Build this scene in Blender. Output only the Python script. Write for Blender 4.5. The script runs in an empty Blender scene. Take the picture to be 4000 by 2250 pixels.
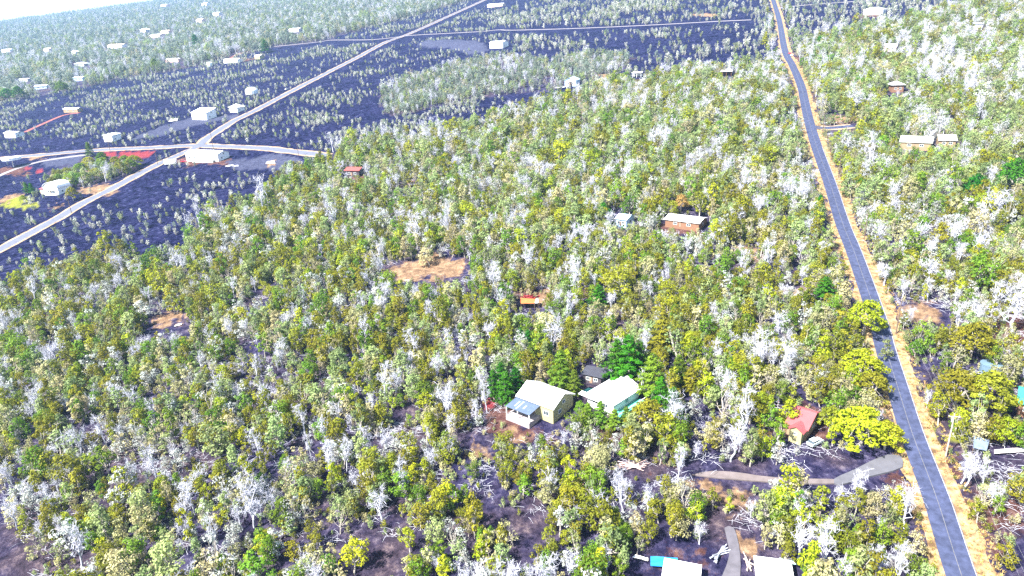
import bpy, math, random
import numpy as np
from mathutils import Vector, Matrix

random.seed(7)
rng = np.random.default_rng(11)
sc = bpy.context.scene
col = sc.collection

# ------------------------------------------------------------------ camera
W0, H0, CX, CY, F, DIST = 2576., 1449., 1288., 724.5, 1717., 120.
def ray_cam(u, v):
    return np.array([u - CX, -(v - CY), -F])
UP = -ray_cam(1488, 5315); UP /= np.linalg.norm(UP)
FW = np.array([0, 0, -1.]); FW = FW - UP * (FW @ UP); FW /= np.linalg.norm(FW)
RT = np.cross(FW, UP)
RW = np.stack([RT, FW, UP])                       # camera space -> world
n_ = np.cross(ray_cam(0, -8), ray_cam(W0, -8 - .122 * W0)); n_ /= np.linalg.norm(n_)
if n_[1] < 0: n_ = -n_
NW = RW @ n_                                      # normal of the mountain slope
CAM = np.array([0, 0, DIST / NW[2]])
cd = bpy.data.cameras.new('camera'); cam = bpy.data.objects.new('camera', cd); col.objects.link(cam)
cd.sensor_width = 36; cd.lens = F / W0 * 36; cd.clip_start = 1; cd.clip_end = 20000
M4 = np.eye(4); M4[:3, :3] = RW; M4[:3, 3] = CAM
cam.matrix_world = Matrix(M4.tolist())
sc.camera = cam

# ------------------------------------------------------------------ light
SUN = np.array([-.82, -.57, .0]); EL = math.radians(50)
SUN = np.array([SUN[0], SUN[1], 0]) / np.hypot(SUN[0], SUN[1]) * math.cos(EL); SUN[2] = math.sin(EL)
world = bpy.data.worlds.new('World'); sc.world = world; world.use_nodes = True
nt = world.node_tree; bg = nt.nodes['Background']
sky = nt.nodes.new('ShaderNodeTexSky'); sky.sky_type = 'NISHITA'; sky.sun_disc = False
sky.sun_elevation = EL; sky.sun_rotation = math.atan2(SUN[0], SUN[1]); sky.air_density = 1.2; sky.dust_density = 1.5
nt.links.new(sky.outputs[0], bg.inputs[0]); bg.inputs[1].default_value = .085
sd = bpy.data.lights.new('sun', 'SUN'); sun = bpy.data.objects.new('sun', sd); col.objects.link(sun)
sd.energy = 5.; sd.angle = math.radians(1.5); sd.color = (1, .96, .88)
sun.rotation_euler = Vector((-SUN).tolist()).to_track_quat('-Z', 'Y').to_euler()
sun.location = (-200, -60, 300)
vs = sc.view_settings; vs.view_transform = 'Standard'; vs.look = 'None'; vs.exposure = 2.12; vs.gamma = 1
vs.use_curve_mapping = False
HAZE_DENSITY = 1.0e-4
sc.render.engine = 'CYCLES'
cy = sc.cycles; cy.use_denoising = False; cy.max_bounces = 5; cy.diffuse_bounces = 3; cy.glossy_bounces = 2
cy.transmission_bounces = 3; cy.transparent_max_bounces = 6; cy.volume_bounces = 0; cy.sample_clamp_indirect = 4

# ------------------------------------------------------------------ ground geometry
def plane_z(x, y): return -(NW[0] * x + NW[1] * y) / NW[2]
def G(u, v, h=0.):
    d = RW @ ray_cam(u, v)
    c = CAM - np.array([0, 0, h])
    t = -(NW @ c) / (NW @ d)
    p = c + d * t
    return np.array([p[0], p[1]])
def proj(x, y, z):
    q = np.stack([x, y, z], -1) - CAM
    c = q @ RW                                    # = RW^T q
    w = np.maximum(-c[..., 2], 1e-3)
    return CX + F * c[..., 0] / w, CY - F * c[..., 1] / w, -c[..., 2]
def hash2(ix, iy, s):
    h = (ix.astype(np.int64) * 374761393 + iy.astype(np.int64) * 668265263 + s * 1442695041) & 0xffffffff
    h = ((h ^ (h >> 13)) * 1274126177) & 0xffffffff
    return ((h ^ (h >> 16)) & 0xffff) / 65535.
def vnoise(x, y, s=0):
    ix, iy = np.floor(x), np.floor(y); fx, fy = x - ix, y - iy
    fx = fx * fx * (3 - 2 * fx); fy = fy * fy * (3 - 2 * fy)
    a, b = hash2(ix, iy, s), hash2(ix + 1, iy, s); c, d = hash2(ix, iy + 1, s), hash2(ix + 1, iy + 1, s)
    return (a * (1 - fx) + b * fx) * (1 - fy) + (c * (1 - fx) + d * fx) * fy
def fbm(x, y, s=0, o=3):
    r = 0; a = .5; k = 1
    for i in range(o):
        r = r + a * vnoise(x * k, y * k, s + i); a *= .5; k *= 2.03
    return r / (1 - .5 ** o)
def spline(P, step=4.):
    P = np.array(P, float); out = []
    for i in range(len(P) - 1):
        p0, p1, p2, p3 = P[max(i - 1, 0)], P[i], P[i + 1], P[min(i + 2, len(P) - 1)]
        n = max(2, int(np.linalg.norm(p2 - p1) / step))
        for t in np.arange(n) / n:
            out.append(.5 * (2 * p1 + (p2 - p0) * t + (2 * p0 - 5 * p1 + 4 * p2 - p3) * t * t + (3 * p1 - p0 - 3 * p2 + p3) * t ** 3))
    out.append(P[-1]); return np.array(out)
def line(pts, step=4.): return spline([G(*p) for p in pts], step)

ROADS = {
 'main_road': (line([(2500, 1660), (2419, 1449), (2361, 1268), (2336, 1200), (2293, 1086), (2258, 974), (2227, 874), (2207, 800), (2151, 640), (2119, 560), (2088, 462), (2052, 362), (2034, 300), (2023, 250), (2017, 222), (2007, 195), (1992, 162), (1974, 125), (1960, 50), (1945, 0), (1925, -60)], 3), 5.7),
 'side_street': (line([(2040, 318), (2066, 322), (2100, 321), (2145, 317)], 3), 5.),
 'lava_road': (line([(-90, 672), (0, 627), (75, 587), (150, 546), (212, 509), (275, 478), (350, 437), (390, 417), (462, 384), (500, 367), (525, 345), (587, 305), (644, 277), (719, 237), (819, 185), (894, 147), (969, 107), (1034, 83), (1119, 45), (1219, 0), (1310, -40)], 4), 6.6),
 'cross_street': (line([(-60, 406), (0, 399), (100, 390), (225, 379), (375, 372), (462, 367), (525, 367), (644, 372), (719, 379), (825, 392)], 4), 6.6),
 'gravel_track': (line([(689, 117), (799, 106), (834, 101), (931, 100), (994, 94), (1034, 89), (1199, 80), (1256, 75), (1288, 76), (1463, 71), (1658, 62), (1800, 54), (1890, 50)], 6), 4.5),
 'upper_track': (line([(1958, 21), (1990, 16), (2132, 5), (2257, -2)], 6), 4.5),
 'cinder_drive': (line([(62, 333), (105, 313), (160, 290), (200, 284)], 5), 5.),
 'dirt_drive': (line([(-10, 446), (37, 426), (100, 407), (160, 397), (230, 388)], 4), 5.),
 'red_drive': (line([(563, 158), (590, 140), (625, 128)], 6), 5.),
 'winding_drive': (line([(1405, 285), (1440, 270), (1480, 247), (1495, 235), (1475, 225), (1455, 222)], 4), 4.),
}
RP = np.concatenate([r[0] for r in ROADS.values()]); RWD = np.concatenate([np.full(len(r[0]), r[1] / 2) for r in ROADS.values()])
FLATS = []                                        # (x, y, radius) level ground round houses
def road_dist(x, y):
    sh = x.shape; x = x.ravel(); y = y.ravel(); out = np.empty(len(x))
    for i in range(0, len(x), 20000):
        d = np.hypot(x[i:i+20000, None] - RP[None, :, 0], y[i:i+20000, None] - RP[None, :, 1]) - RWD
        out[i:i+20000] = d.min(1)
    return out.reshape(sh)
BERM = line([(745, 240), (819, 203), (894, 165), (960, 140), (1010, 125), (1080, 112)], 5)
MOUND = [G(1170, 112), G(1120, 110), G(1210, 118)]
def relief(x, y):
    """lumps of the lava and soil on top of the even slope"""
    r = np.hypot(x, y)
    a = 2.6 * (fbm(x / 26, y / 26, 3) - .5) + 1.9 * (fbm(x / 8., y / 5.5, 9, 2) - .5)
    k = np.clip(r / 1500, 0, 1)
    a = a * (1 - .6 * k) + k * 14 * (fbm(x / 240, y / 240, 21) - .5)
    return a
def smooth(e0, e1, x):
    t = np.clip((x - e0) / (e1 - e0), 0, 1); return t * t * (3 - 2 * t)
def hz(x, y, rd=None):
    x = np.asarray(x, float); y = np.asarray(y, float)
    r = np.hypot(x, y)
    if rd is None: rd = road_dist(np.atleast_1d(x), np.atleast_1d(y)).reshape(x.shape)
    m = smooth(1.5 + .012 * r, 6 + .03 * r, rd)
    for fx, fy, fr in FLATS: m = m * smooth(fr, fr * 1.5 + 2, np.hypot(x - fx, y - fy))
    z = plane_z(x, y) + relief(x, y) * m
    mm = np.zeros_like(x)
    for b in MOUND: mm = np.maximum(mm, np.exp(-((x - b[0]) ** 2 + (y - b[1]) ** 2) / 26 ** 2))
    near = (np.abs(x - BERM[:, 0].mean()) < 400) & (np.abs(y - BERM[:, 1].mean()) < 400)
    bd = np.full(x.shape, 1e3)
    if near.any():
        bd[near] = np.hypot(x[near][..., None] - BERM[:, 0], y[near][..., None] - BERM[:, 1]).min(-1)
    z = z + m * (5.5 * mm + 4. * np.exp(-bd ** 2 / 49))
    z = z - np.clip(r - 4300, 0, None) ** 2 / 1e6 * 30 + smooth(3000, 4600, r) * 18 * (vnoise(x / 700, y / 700, 5) - .3)
    return z
def hz1(x, y): return float(hz(np.array([x]), np.array([y]))[0])

def poly(pts): return np.array([G(*p) for p in pts])
def inside(P, x, y):
    res = np.zeros(x.shape, bool); n = len(P)
    for i in range(n):
        x0, y0 = P[i]; x1, y1 = P[(i + 1) % n]
        if y0 == y1: continue
        c = ((y0 > y) != (y1 > y)) & (x < (x1 - x0) * (y - y0) / (y1 - y0) + x0)
        res ^= c
    return res
# where open lava lies, and the islands of trees in it
LAVA = [poly([(-700, 860), (-200, 790), (0, 732), (100, 690), (200, 668), (300, 640), (380, 662), (450, 640), (490, 590), (540, 542), (640, 520), (690, 470), (770, 420), (850, 385), (905, 362), (1050, 352), (1150, 330), (1250, 300), (1340, 272), (1420, 245), (1500, 222), (1600, 200), (1800, 180), (1960, 155), (1950, 60), (1940, -10), (1935, -100), (1300, -60), (1215, -8), (1100, 22), (1000, 55), (850, 95), (720, 120), (600, 137), (480, 167), (300, 197), (170, 227), (0, 257), (-300, 320), (-700, 420)]),
        poly([(1960, -100), (1965, 20), (1990, 120), (2040, 110), (2150, 82), (2260, 62), (2350, 34), (2480, 4), (2600, -20), (2700, -100)])]
ISLES = [poly([(960, 262), (970, 222), (1100, 170), (1250, 142), (1400, 152), (1470, 132), (1590, 140), (1560, 182), (1400, 222), (1250, 232), (1100, 266), (980, 292)]),
         poly([(118, 452), (130, 425), (210, 395), (300, 392), (350, 408), (345, 425), (280, 455), (200, 470), (150, 475)]),
         poly([(640, 120), (760, 95), (800, 75), (700, 70), (620, 110)])]
def ell(u, v, a, b):
    return poly([(u + a * math.cos(t), v + b * math.sin(t)) for t in np.linspace(0, 2 * math.pi, 14)[:-1]])
DRY = [ell(1060, 685, 110, 26), ell(1110, 660, 60, 16), ell(410, 808, 62, 20), ell(1190, 1115, 48, 26), ell(1800, 1225, 90, 26),
       ell(1690, 1195, 60, 14), ell(1845, 1345, 40, 40), ell(2310, 790, 70, 22), ell(2110, 300, 50, 16), ell(2350, 640, 10, 10), ell(2120, 630, 30, 22),
       ell(1340, 1078, 90, 16), ell(1410, 745, 90, 24), ell(240, 480, 60, 14), ell(150, 520, 14, 14), ell(215, 440, 30, 12), ell(1040, 610, 0.1, .1), ell(100, 395, 20, 6), ell(1030, 455, 12, 10), ell(1015, 430, 20, 8), ell(675, 412, 20, 5), ell(1030, 408, 16, 5),
       ell(1990, 740, 60, 20), ell(1870, 640, 50, 14), ell(2250, 1050, 26, 60), ell(1440, 1190, 60, 20), ell(2010, 690, 30, 12), ell(1780, 40, 40, 4), ell(1960, 1060, 40, 16), ell(1520, 190, 26, 4), ell(30, 500, 40, 12)]
BARE = [ell(1245, 1030, 50, 50), ell(1330, 1080, 110, 26), ell(1500, 1085, 60, 18), ell(2000, 1060, 90, 40), ell(2370, 1150, 60, 40), ell(2540, 830, 60, 50), ell(1330, 745, 60, 24), ell(1640, 205, 80, 10), ell(1440, 300, 60, 18), ell(1700, 580, 70, 16), ell(510, 405, 80, 12), ell(2520, 1060, 60, 40), ell(260, 860, 26, 18), ell(110, 800, 22, 24), ell(890, 455, 30, 22), ell(40, 430, 40, 12), ell(600, 150, 40, 5), ell(2190, 40, 40, 5), ell(2000, 150, 20, 8), ell(1690, 1430, 90, 40), ell(1600, 1190, 80, 18), ell(2240, 1220, 30, 50), ell(2480, 1300, 90, 70), ell(1800, 1400, 30, 40)]
RED = [poly([(245, 385), (292, 381), (290, 395), (250, 396)]), poly([(298, 383), (388, 381), (380, 394), (345, 402), (300, 398)]), ell(2300, 1175, 12, 6), ell(1225, 1010, 16, 12), ell(70, 423, 10, 4), ell(105, 428, 10, 4), ell(1660, 188, 40, 4)]
PAD = [poly([(98, 412), (130, 397), (200, 388), (215, 395), (190, 412), (120, 418)]), poly([(1040, 118), (1100, 104), (1150, 99), (1215, 112), (1230, 128), (1180, 135), (1130, 122), (1060, 120)]), poly([(480, 296), (540, 293), (600, 288), (600, 296), (480, 315), (400, 345), (330, 352), (400, 320)]), poly([(560, 405), (700, 385), (760, 400), (740, 420), (600, 425)])]
GREEN = [ell(40, 515, 50, 10), ell(2440, 1100, 60, 16), ell(60, 500, 30, 8), ell(2340, 1090, 14, 60)]
def any_in(Ps, x, y, warp=3.):
    wx = x + warp * 2 * (fbm(x / 9, y / 9, 31, 2) - .5) * (1 + np.hypot(x, y) / 400); wy = y + warp * 2 * (fbm(x / 9, y / 9, 37, 2) - .5) * (1 + np.hypot(x, y) / 400)
    r = np.zeros(x.shape, bool)
    for P in Ps: r |= inside(P, wx, wy)
    return r

# ------------------------------------------------------------------ materials
MATS = {}
def nodes(name):
    m = bpy.data.materials.new(name); m.use_nodes = True; t = m.node_tree
    return m, t, t.nodes['Principled BSDF'], t.links.new
def pmat(name, c, rough=.75, var=.18, scale=2.5, bump=0., metal=0., c2=None, wave=0.):
    if name in MATS: return MATS[name]
    m, t, b, L = nodes(name); N = t.nodes.new
    b.inputs['Specular IOR Level'].default_value = .12 if rough > .7 else .5; b.inputs['Roughness'].default_value = rough; b.inputs['Metallic'].default_value = metal
    co = N('ShaderNodeTexCoord'); nz = N('ShaderNodeTexNoise'); nz.inputs['Scale'].default_value = scale; nz.inputs['Detail'].default_value = 5
    L(co.outputs['Object'], nz.inputs['Vector'])
    rp = N('ShaderNodeValToRGB'); c2 = c2 or tuple(min(1, x * (1 + var)) for x in c); c1 = tuple(x * (1 - var) for x in c)
    rp.color_ramp.elements[0].position = .32; rp.color_ramp.elements[1].position = .68
    rp.color_ramp.elements[0].color = (*c1, 1); rp.color_ramp.elements[1].color = (*c2, 1)
    L(nz.outputs['Fac'], rp.inputs[0]); L(rp.outputs[0], b.inputs['Base Color'])
    if wave:
        w = N('ShaderNodeTexWave'); w.inputs['Scale'].default_value = wave; L(co.outputs['Object'], w.inputs['Vector'])
        bp = N('ShaderNodeBump'); bp.inputs['Strength'].default_value = .5; bp.inputs['Distance'].default_value = .03
        L(w.outputs['Fac'], bp.inputs['Height']); L(bp.outputs[0], b.inputs['Normal'])
    elif bump:
        bp = N('ShaderNodeBump'); bp.inputs['Strength'].default_value = bump; bp.inputs['Distance'].default_value = .1
        L(nz.outputs['Fac'], bp.inputs['Height']); L(bp.outputs[0], b.inputs['Normal'])
    MATS[name] = m; return m
def leafmat(name, dark, light, trans=.25, hue=.02, val=.3):
    if name in MATS: return MATS[name]
    m, t, b, L = nodes(name); N = t.nodes.new
    co = N('ShaderNodeTexCoord'); oi = N('ShaderNodeObjectInfo')
    ad = N('ShaderNodeVectorMath'); L(co.outputs['Object'], ad.inputs[0])
    sc_ = N('ShaderNodeMath'); sc_.operation = 'MULTIPLY'; sc_.inputs[1].default_value = 91.; L(oi.outputs['Random'], sc_.inputs[0]); L(sc_.outputs[0], ad.inputs[1])
    nz = N('ShaderNodeTexNoise'); nz.inputs['Scale'].default_value = .9; nz.inputs['Detail'].default_value = 4; nz.inputs['Roughness'].default_value = .7; L(ad.outputs[0], nz.inputs['Vector'])
    rp = N('ShaderNodeValToRGB'); rp.color_ramp.elements[0].position = .3; rp.color_ramp.elements[1].position = .7
    rp.color_ramp.elements[0].color = (*dark, 1); rp.color_ramp.elements[1].color = (*light, 1); L(nz.outputs['Fac'], rp.inputs[0])
    hs = N('ShaderNodeHueSaturation'); L(rp.outputs[0], hs.inputs['Color'])
    mr = N('ShaderNodeMapRange'); mr.inputs[3].default_value = .5 - hue; mr.inputs[4].default_value = .5 + hue; L(oi.outputs['Random'], mr.inputs[0]); L(mr.outputs[0], hs.inputs['Hue'])
    w = N('ShaderNodeMath'); w.operation = 'MULTIPLY'; w.inputs[1].default_value = 7.31; f = N('ShaderNodeMath'); f.operation = 'FRACT'
    L(oi.outputs['Random'], w.inputs[0]); L(w.outputs[0], f.inputs[0])
    mv = N('ShaderNodeMapRange'); mv.inputs[3].default_value = 1 - val; mv.inputs[4].default_value = 1 + val; L(f.outputs[0], mv.inputs[0]); L(mv.outputs[0], hs.inputs['Value'])
    L(hs.outputs[0], b.inputs['Base Color']); b.inputs['Roughness'].default_value = .6; b.inputs['Specular IOR Level'].default_value = .15
    tr = N('ShaderNodeBsdfTranslucent'); L(hs.outputs[0], tr.inputs['Color'])
    mx = N('ShaderNodeMixShader'); mx.inputs[0].default_value = trans + .08; L(b.outputs[0], mx.inputs[1]); L(tr.outputs[0], mx.inputs[2])
    L(mx.outputs[0], t.nodes['Material Output'].inputs['Surface'])
    MATS[name] = m; return m
LEAF = {
 'olive': leafmat('leaf_olive', (.080, .088, .005), (.25, .255, .016)),
 'yellow-green': leafmat('leaf_yellow_green', (.13, .16, .004), (.35, .39, .016)),
 'green': leafmat('leaf_green', (.045, .10, .006), (.16, .26, .018)),
 'grey-green': leafmat('leaf_grey_green', (.11, .15, .055), (.30, .37, .14)),
 'straw-coloured': leafmat('leaf_straw', (.21, .19, .08), (.44, .42, .22)),
 'deep green': leafmat('leaf_deep_green', (.008, .060, .002), (.05, .20, .006)),
 'tan': leafmat('leaf_tan', (.20, .12, .03), (.42, .28, .09)),
 'pale': leafmat('leaf_pale', (.26, .28, .26), (.50, .53, .50)),
 'silvery': leafmat('leaf_silvery', (.10, .135, .105), (.25, .30, .235)),
 'ashen': leafmat('leaf_ashen', (.32, .33, .28), (.56, .57, .49)),
}
BARK = pmat('bark_grey', (.33, .30, .27), .9, .3, 3)
DEAD = pmat('dead_wood_white', (.42, .425, .49), .85, .22, 2)
BARKD = pmat('bark_brown', (.16, .11, .08), .9, .3, 3)

# ------------------------------------------------------------------ mesh helpers
class MB:
    def __init__(s): s.v = []; s.f = []; s.m = []; s.k = 0
    def face(s, pts, m=None):
        i = len(s.v); s.v.extend([tuple(map(float, p)) for p in pts]); s.f.append(tuple(range(i, i + len(pts)))); s.m.append(s.k if m is None else m)
    def box(s, x0, x1, y0, y1, z0, z1):
        i = len(s.v); s.v.extend([(x, y, z) for z in (z0, z1) for x, y in ((x0, y0), (x1, y0), (x1, y1), (x0, y1))])
        for q in ((3, 2, 1, 0), (4, 5, 6, 7), (0, 1, 5, 4), (1, 2, 6, 5), (2, 3, 7, 6), (3, 0, 4, 7)): s.f.append(tuple(i + a for a in q)); s.m.append(s.k)
        return s
    def tube(s, P, R, n=5, cap=True):
        P = [np.array(p, float) for p in P]; base = len(s.v)
        for a, p in enumerate(P):
            d = P[min(a + 1, len(P) - 1)] - P[max(a - 1, 0)]; d = d / (np.linalg.norm(d) + 1e-9)
            h = np.array([1, 0, 0]) if abs(d[0]) < .8 else np.array([0, 1, 0]); e1 = np.cross(d, h); e1 /= np.linalg.norm(e1); e2 = np.cross(d, e1)
            for j in range(n):
                t = 2 * math.pi * j / n; s.v.append(tuple(p + R[a] * (math.cos(t) * e1 + math.sin(t) * e2)))
        for a in range(len(P) - 1):
            for j in range(n):
                b0 = base + a * n; k = (j + 1) % n; s.f.append((b0 + j, b0 + k, b0 + n + k, b0 + n + j)); s.m.append(s.k)
        if cap:
            s.f.append(tuple(base + (len(P) - 1) * n + j for j in range(n))); s.m.append(s.k)
            s.f.append(tuple(base + n - 1 - j for j in range(n))); s.m.append(s.k)
        return s
    def prism(s, prof, x0, x1):                   # profile in (y, z), extruded along x
        i = len(s.v); n = len(prof)
        s.v.extend([(x0, a, b) for a, b in prof]); s.v.extend([(x1, a, b) for a, b in prof])
        s.f.append(tuple(i + j for j in range(n))); s.f.append(tuple(i + n + n - 1 - j for j in range(n))); s.m += [s.k, s.k]
        for j in range(n):
            k = (j + 1) % n; s.f.append((i + k, i + j, i + n + j, i + n + k)); s.m.append(s.k)
        return s
    def mesh(s, name, mats):
        me = bpy.data.meshes.new(name); me.from_pydata(s.v, [], s.f)
        for m in (mats if isinstance(mats, (list, tuple)) else [mats]): me.materials.append(m)
        if any(s.m): me.polygons.foreach_set('material_index', s.m)
        me.validate(); me.update(); return me
    def build(s, name, mats, parent=None, loc=None):
        o = bpy.data.objects.new(name, s.mesh(name, mats)); col.objects.link(o)
        if parent is not None: o.parent = parent
        if loc is not None: o.location = loc
        return o
def tag(o, label=None, cat=None, group=None, kind=None):
    if label: o['label'] = label
    if cat: o['category'] = cat
    if group: o['group'] = group
    if kind: o['kind'] = kind
    return o
def empty(name, loc=(0, 0, 0), rz=0., label=None, cat=None, group=None):
    o = bpy.data.objects.new(name, None); col.objects.link(o); o.empty_display_size = .5
    o.location = loc; o.rotation_euler = (0, 0, rz); return tag(o, label, cat, group)

# ------------------------------------------------------------------ house list (flat ground first)
# name, label, category, left front corner px, right front corner px, depth, wall height, rise, roof kind, wall material, roof material, extra
WHITE = lambda: pmat('white_painted_metal', (.80, .81, .82), .45, .06, 1, wave=6)
WALLW = lambda: pmat('white_painted_wall', (.74, .73, .70), .8, .06, 1)
HOUSES = []
def H(*a, **k): HOUSES.append((a, k))
cw = dict(cream=(.34, .31, .165), white=(.76, .76, .75), tan=(.26, .19, .12), brown=(.20, .11, .07), grey=(.42, .43, .45), blue=(.45, .58, .72), green=(.35, .45, .35), pink=(.62, .45, .40), dark=(.06, .05, .06))
cr = dict(white=(.82, .83, .84), red=(.33, .07, .075), grey=(.42, .45, .50), blue=(.45, .58, .68), green=(.03, .25, .19), orange=(.80, .25, .05), cream=(.42, .43, .36), dark=(.045, .045, .06), rust=(.35, .06, .05), tan=(.60, .48, .36))
H('yellow_house', 'pale yellow house with white gable roof and lean-to porch among the trees', (1305, 1031), (1392, 1067), 9.6, 3.9, 2.3, 'gable', 'cream', 'white', porch=1, win=2)
H('deck_house', 'white-roofed house on a turquoise deck right of the yellow house', (1478, 1020), (1543, 1051), 12., 2.9, 1.9, 'gabley', 'white', 'white', deck=1, cover=1)
H('red_roofed_house', 'house with coral red metal roof and cream gable by the road', (1978, 1092), (2026, 1110), 9.5, 2.6, 2.4, 'gable', 'tan', 'red', wing=1)
H('long_shed', 'long low brown shed under white metal roof in the middle woods', (1673, 571), (1757, 583), 9.5, 2.7, 1.1, 'gable', 'brown', 'white', cover=1)
H('small_cabin', 'small cabin with pale blue stepped roof beside dark green trees', (1549, 570), (1575, 574), 8., 3., 1.2, 'gable', 'blue', 'blue', cover=1)
H('white_roof_shed', 'white flat-roofed building at bottom edge beside the blue tarp', (1664, 1524), (1748, 1540), 8., 2.7, .5, 'shed', 'white', 'white')
H('white_roof_workshop', 'white flat-roofed building at bottom edge right of the dirt yard', (1908, 1520), (1992, 1530), 8., 2.7, .4, 'shed', 'white', 'white')
H('white_longhouse', 'long white house by the crossroads with pale roof and verandah', (470, 406), (550, 407), 11, 4.4, 1.6, 'gable', 'white', 'white', win=6)
H('arched_house', 'white house with arched front and red side wing on the lava', (114, 492), (149, 491), 10., 4.2, 3.2, 'arch', 'white', 'white', redwing=1, win=2)
H('two_storey_house', 'two-storey cream house with steep white lean-to roof on black lava', (484, 301), (521, 302), 11, 5.2, 3.2, 'shed', 'white', 'white', win=2)
H('small_hut', 'small white hut with pyramid roof beside the lava road', (579, 283), (598, 283), 9, 4, 2.6, 'hip', 'white', 'white')
H('flat_roofed_cabin', 'white flat-roofed cabin on lava below the two-storey house', (263, 357), (284, 357), 9, 4.6, .6, 'shed', 'white', 'white')
H('lava_field_house', 'long white house at the end of the red cinder drive', (161, 284), (196, 283), 10, 4.5, 1.2, 'gable', 'white', 'white')
H('edge_house', 'small white house at the left edge among pale shrubs', (13, 347), (40, 347), 9, 3.6, 1., 'gable', 'white', 'white')
H('far_white_house', 'white house with wide flat roof beside tall green trees far left', (417, 157), (449, 156), 16, 5, 1.2, 'gable', 'white', 'white')
H('clearing_house', 'white house by a tan clearing at the edge of the lava', (563, 159), (598, 158), 16, 5, 1.5, 'gable', 'white', 'white')
H('grey_roof_house', 'house with grey hip roof in the pale far woods', (188, 168), (212, 167), 18, 5, 3, 'hip', 'grey', 'grey')
H('blue_roof_house', 'house with blue-grey roof among dark trees at far left', (88, 226), (118, 222), 14, 4, 2., 'gable', 'blue', 'grey')
H('orange_house', 'orange-roofed house with white sheds in the far woods', (270, 122), (308, 121), 22, 6, 3, 'gable', 'white', 'tan')
H('far_compound', 'white far house in a bright yard among grey trees', (378, 96), (402, 95), 20, 6, 3, 'gable', 'white', 'white')
H('far_barn', 'tan barn beside the bright yard in the far woods', (404, 85), (424, 84), 20, 6, 2.5, 'gable', 'pink', 'tan')
H('far_dome_house', 'small white house standing alone above the far yard', (353, 82), (367, 82), 20, 8, 4, 'hip', 'white', 'white')
H('far_pink_house', 'pinkish far house near the left skyline', (494, 58), (508, 57), 24, 8, 4, 'gable', 'pink', 'tan')
H('far_white_barn', 'white far barn right of the pinkish house', (535, 40), (550, 39), 24, 8, 3, 'gable', 'white', 'white')
H('skyline_house', 'tiny white house close below the left skyline', (404, 18), (418, 17), 30, 9, 4, 'gable', 'white', 'white')
H('skyline_shed', 'tiny white shed right of the other skyline house', (508, 15), (520, 14), 30, 9, 4, 'gable', 'white', 'white')
H('low_far_shed', 'low white shed at far left above the dark trees', (46, 206), (70, 205), 14, 4, 1, 'gable', 'white', 'white')
H('bluish_far_house', 'bluish house in pale woods above the left lava', (186, 205), (208, 203), 14, 5, 2, 'gable', 'blue', 'blue')
H('left_far_house', 'white far house at the very left edge of the woods', (4, 132), (26, 131), 20, 6, 2, 'gable', 'white', 'white')
H('second_far_house', 'white far house second from the left edge', (111, 131), (124, 130), 20, 6, 3, 'gable', 'white', 'white')
H('third_far_house', 'small white far house left of the orange-roofed house', (181, 137), (191, 136), 18, 6, 3, 'hip', 'white', 'white')
H('wood_edge_house', 'white-roofed house with grey walls at the upper wood edge', (727, 82), (752, 81), 18, 6, 2.5, 'gable', 'grey', 'white')
H('cream_cottage', 'cream cottage by the green trees left of the gravel track', (641, 149), (654, 149), 12, 5, 2, 'gable', 'cream', 'white')
H('square_white_house', 'square white house beside the grey gravel mound', (1232, 122), (1265, 121), 14, 5.5, 1.2, 'gable', 'white', 'white', win=3)
H('top_long_house', 'long pale house right of the lava road at the top edge', (1226, 19), (1264, 17), 18, 5, 2, 'gable', 'white', 'white')
H('blue_gable_house', 'pale blue gabled house with open front on the upper lava', (1421, 218), (1449, 217), 12, 4, 2.2, 'gabley', 'blue', 'blue', open=1)
H('open_carport', 'small open white carport beside the red earth yard', (1590, 196), (1613, 195), 7, 3.2, .3, 'posts', 'white', 'white')
H('open_shelter', 'low open shelter with flat pale roof near the bend', (1813, 193), (1840, 192), 9, 3, .3, 'posts', 'brown', 'white')
H('hip_house_top', 'white hip-roofed house on lava near the top right corner', (2171, 38), (2220, 37), 13, 4.2, 2.3, 'hip', 'white', 'white', win=3)
H('hidden_house', 'white flat house half hidden in the upper right woods', (2223, 130), (2253, 129), 9, 4, .8, 'shed', 'pink', 'white', cover=1)
H('grey_roof_cabin', 'dark red cabin under grey hip roof in the right woods', (2243, 233), (2272, 231), 9, 4, 2, 'hip', 'brown', 'grey')
H('pale_roof_house', 'house with large pale cream gable roof in the right woods', (2262, 376), (2340, 380), 11, 3, 2.2, 'gable', 'tan', 'cream', cover=1)
H('pale_roof_annex', 'smaller pale cream roof right of the large cream roof', (2360, 372), (2402, 372), 9, 3, 2, 'gable', 'tan', 'cream', cover=1)
H('rust_roof_hut', 'small dark hut with rusty red roof beside feathery trees', (870, 446), (904, 445), 8, 3.2, 1.2, 'gable', 'dark', 'rust')
H('green_roof_house', 'brown house with teal green roof at the right edge', (2556, 1046), (2625, 1062), 9, 3.0, 2, 'gable', 'brown', 'green')
H('deck_shed', 'low dark-roofed shed behind the white hip-roofed house', (1466, 962), (1512, 972), 4.0, 2.6, .4, 'shed', 'dark', 'dark')
H('far_right_roof', 'grey metal roof among trees at the far right', (2452, 76), (2470, 75), 10, 4, 1, 'shed', 'grey', 'grey', cover=1)
HF = []
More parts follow.
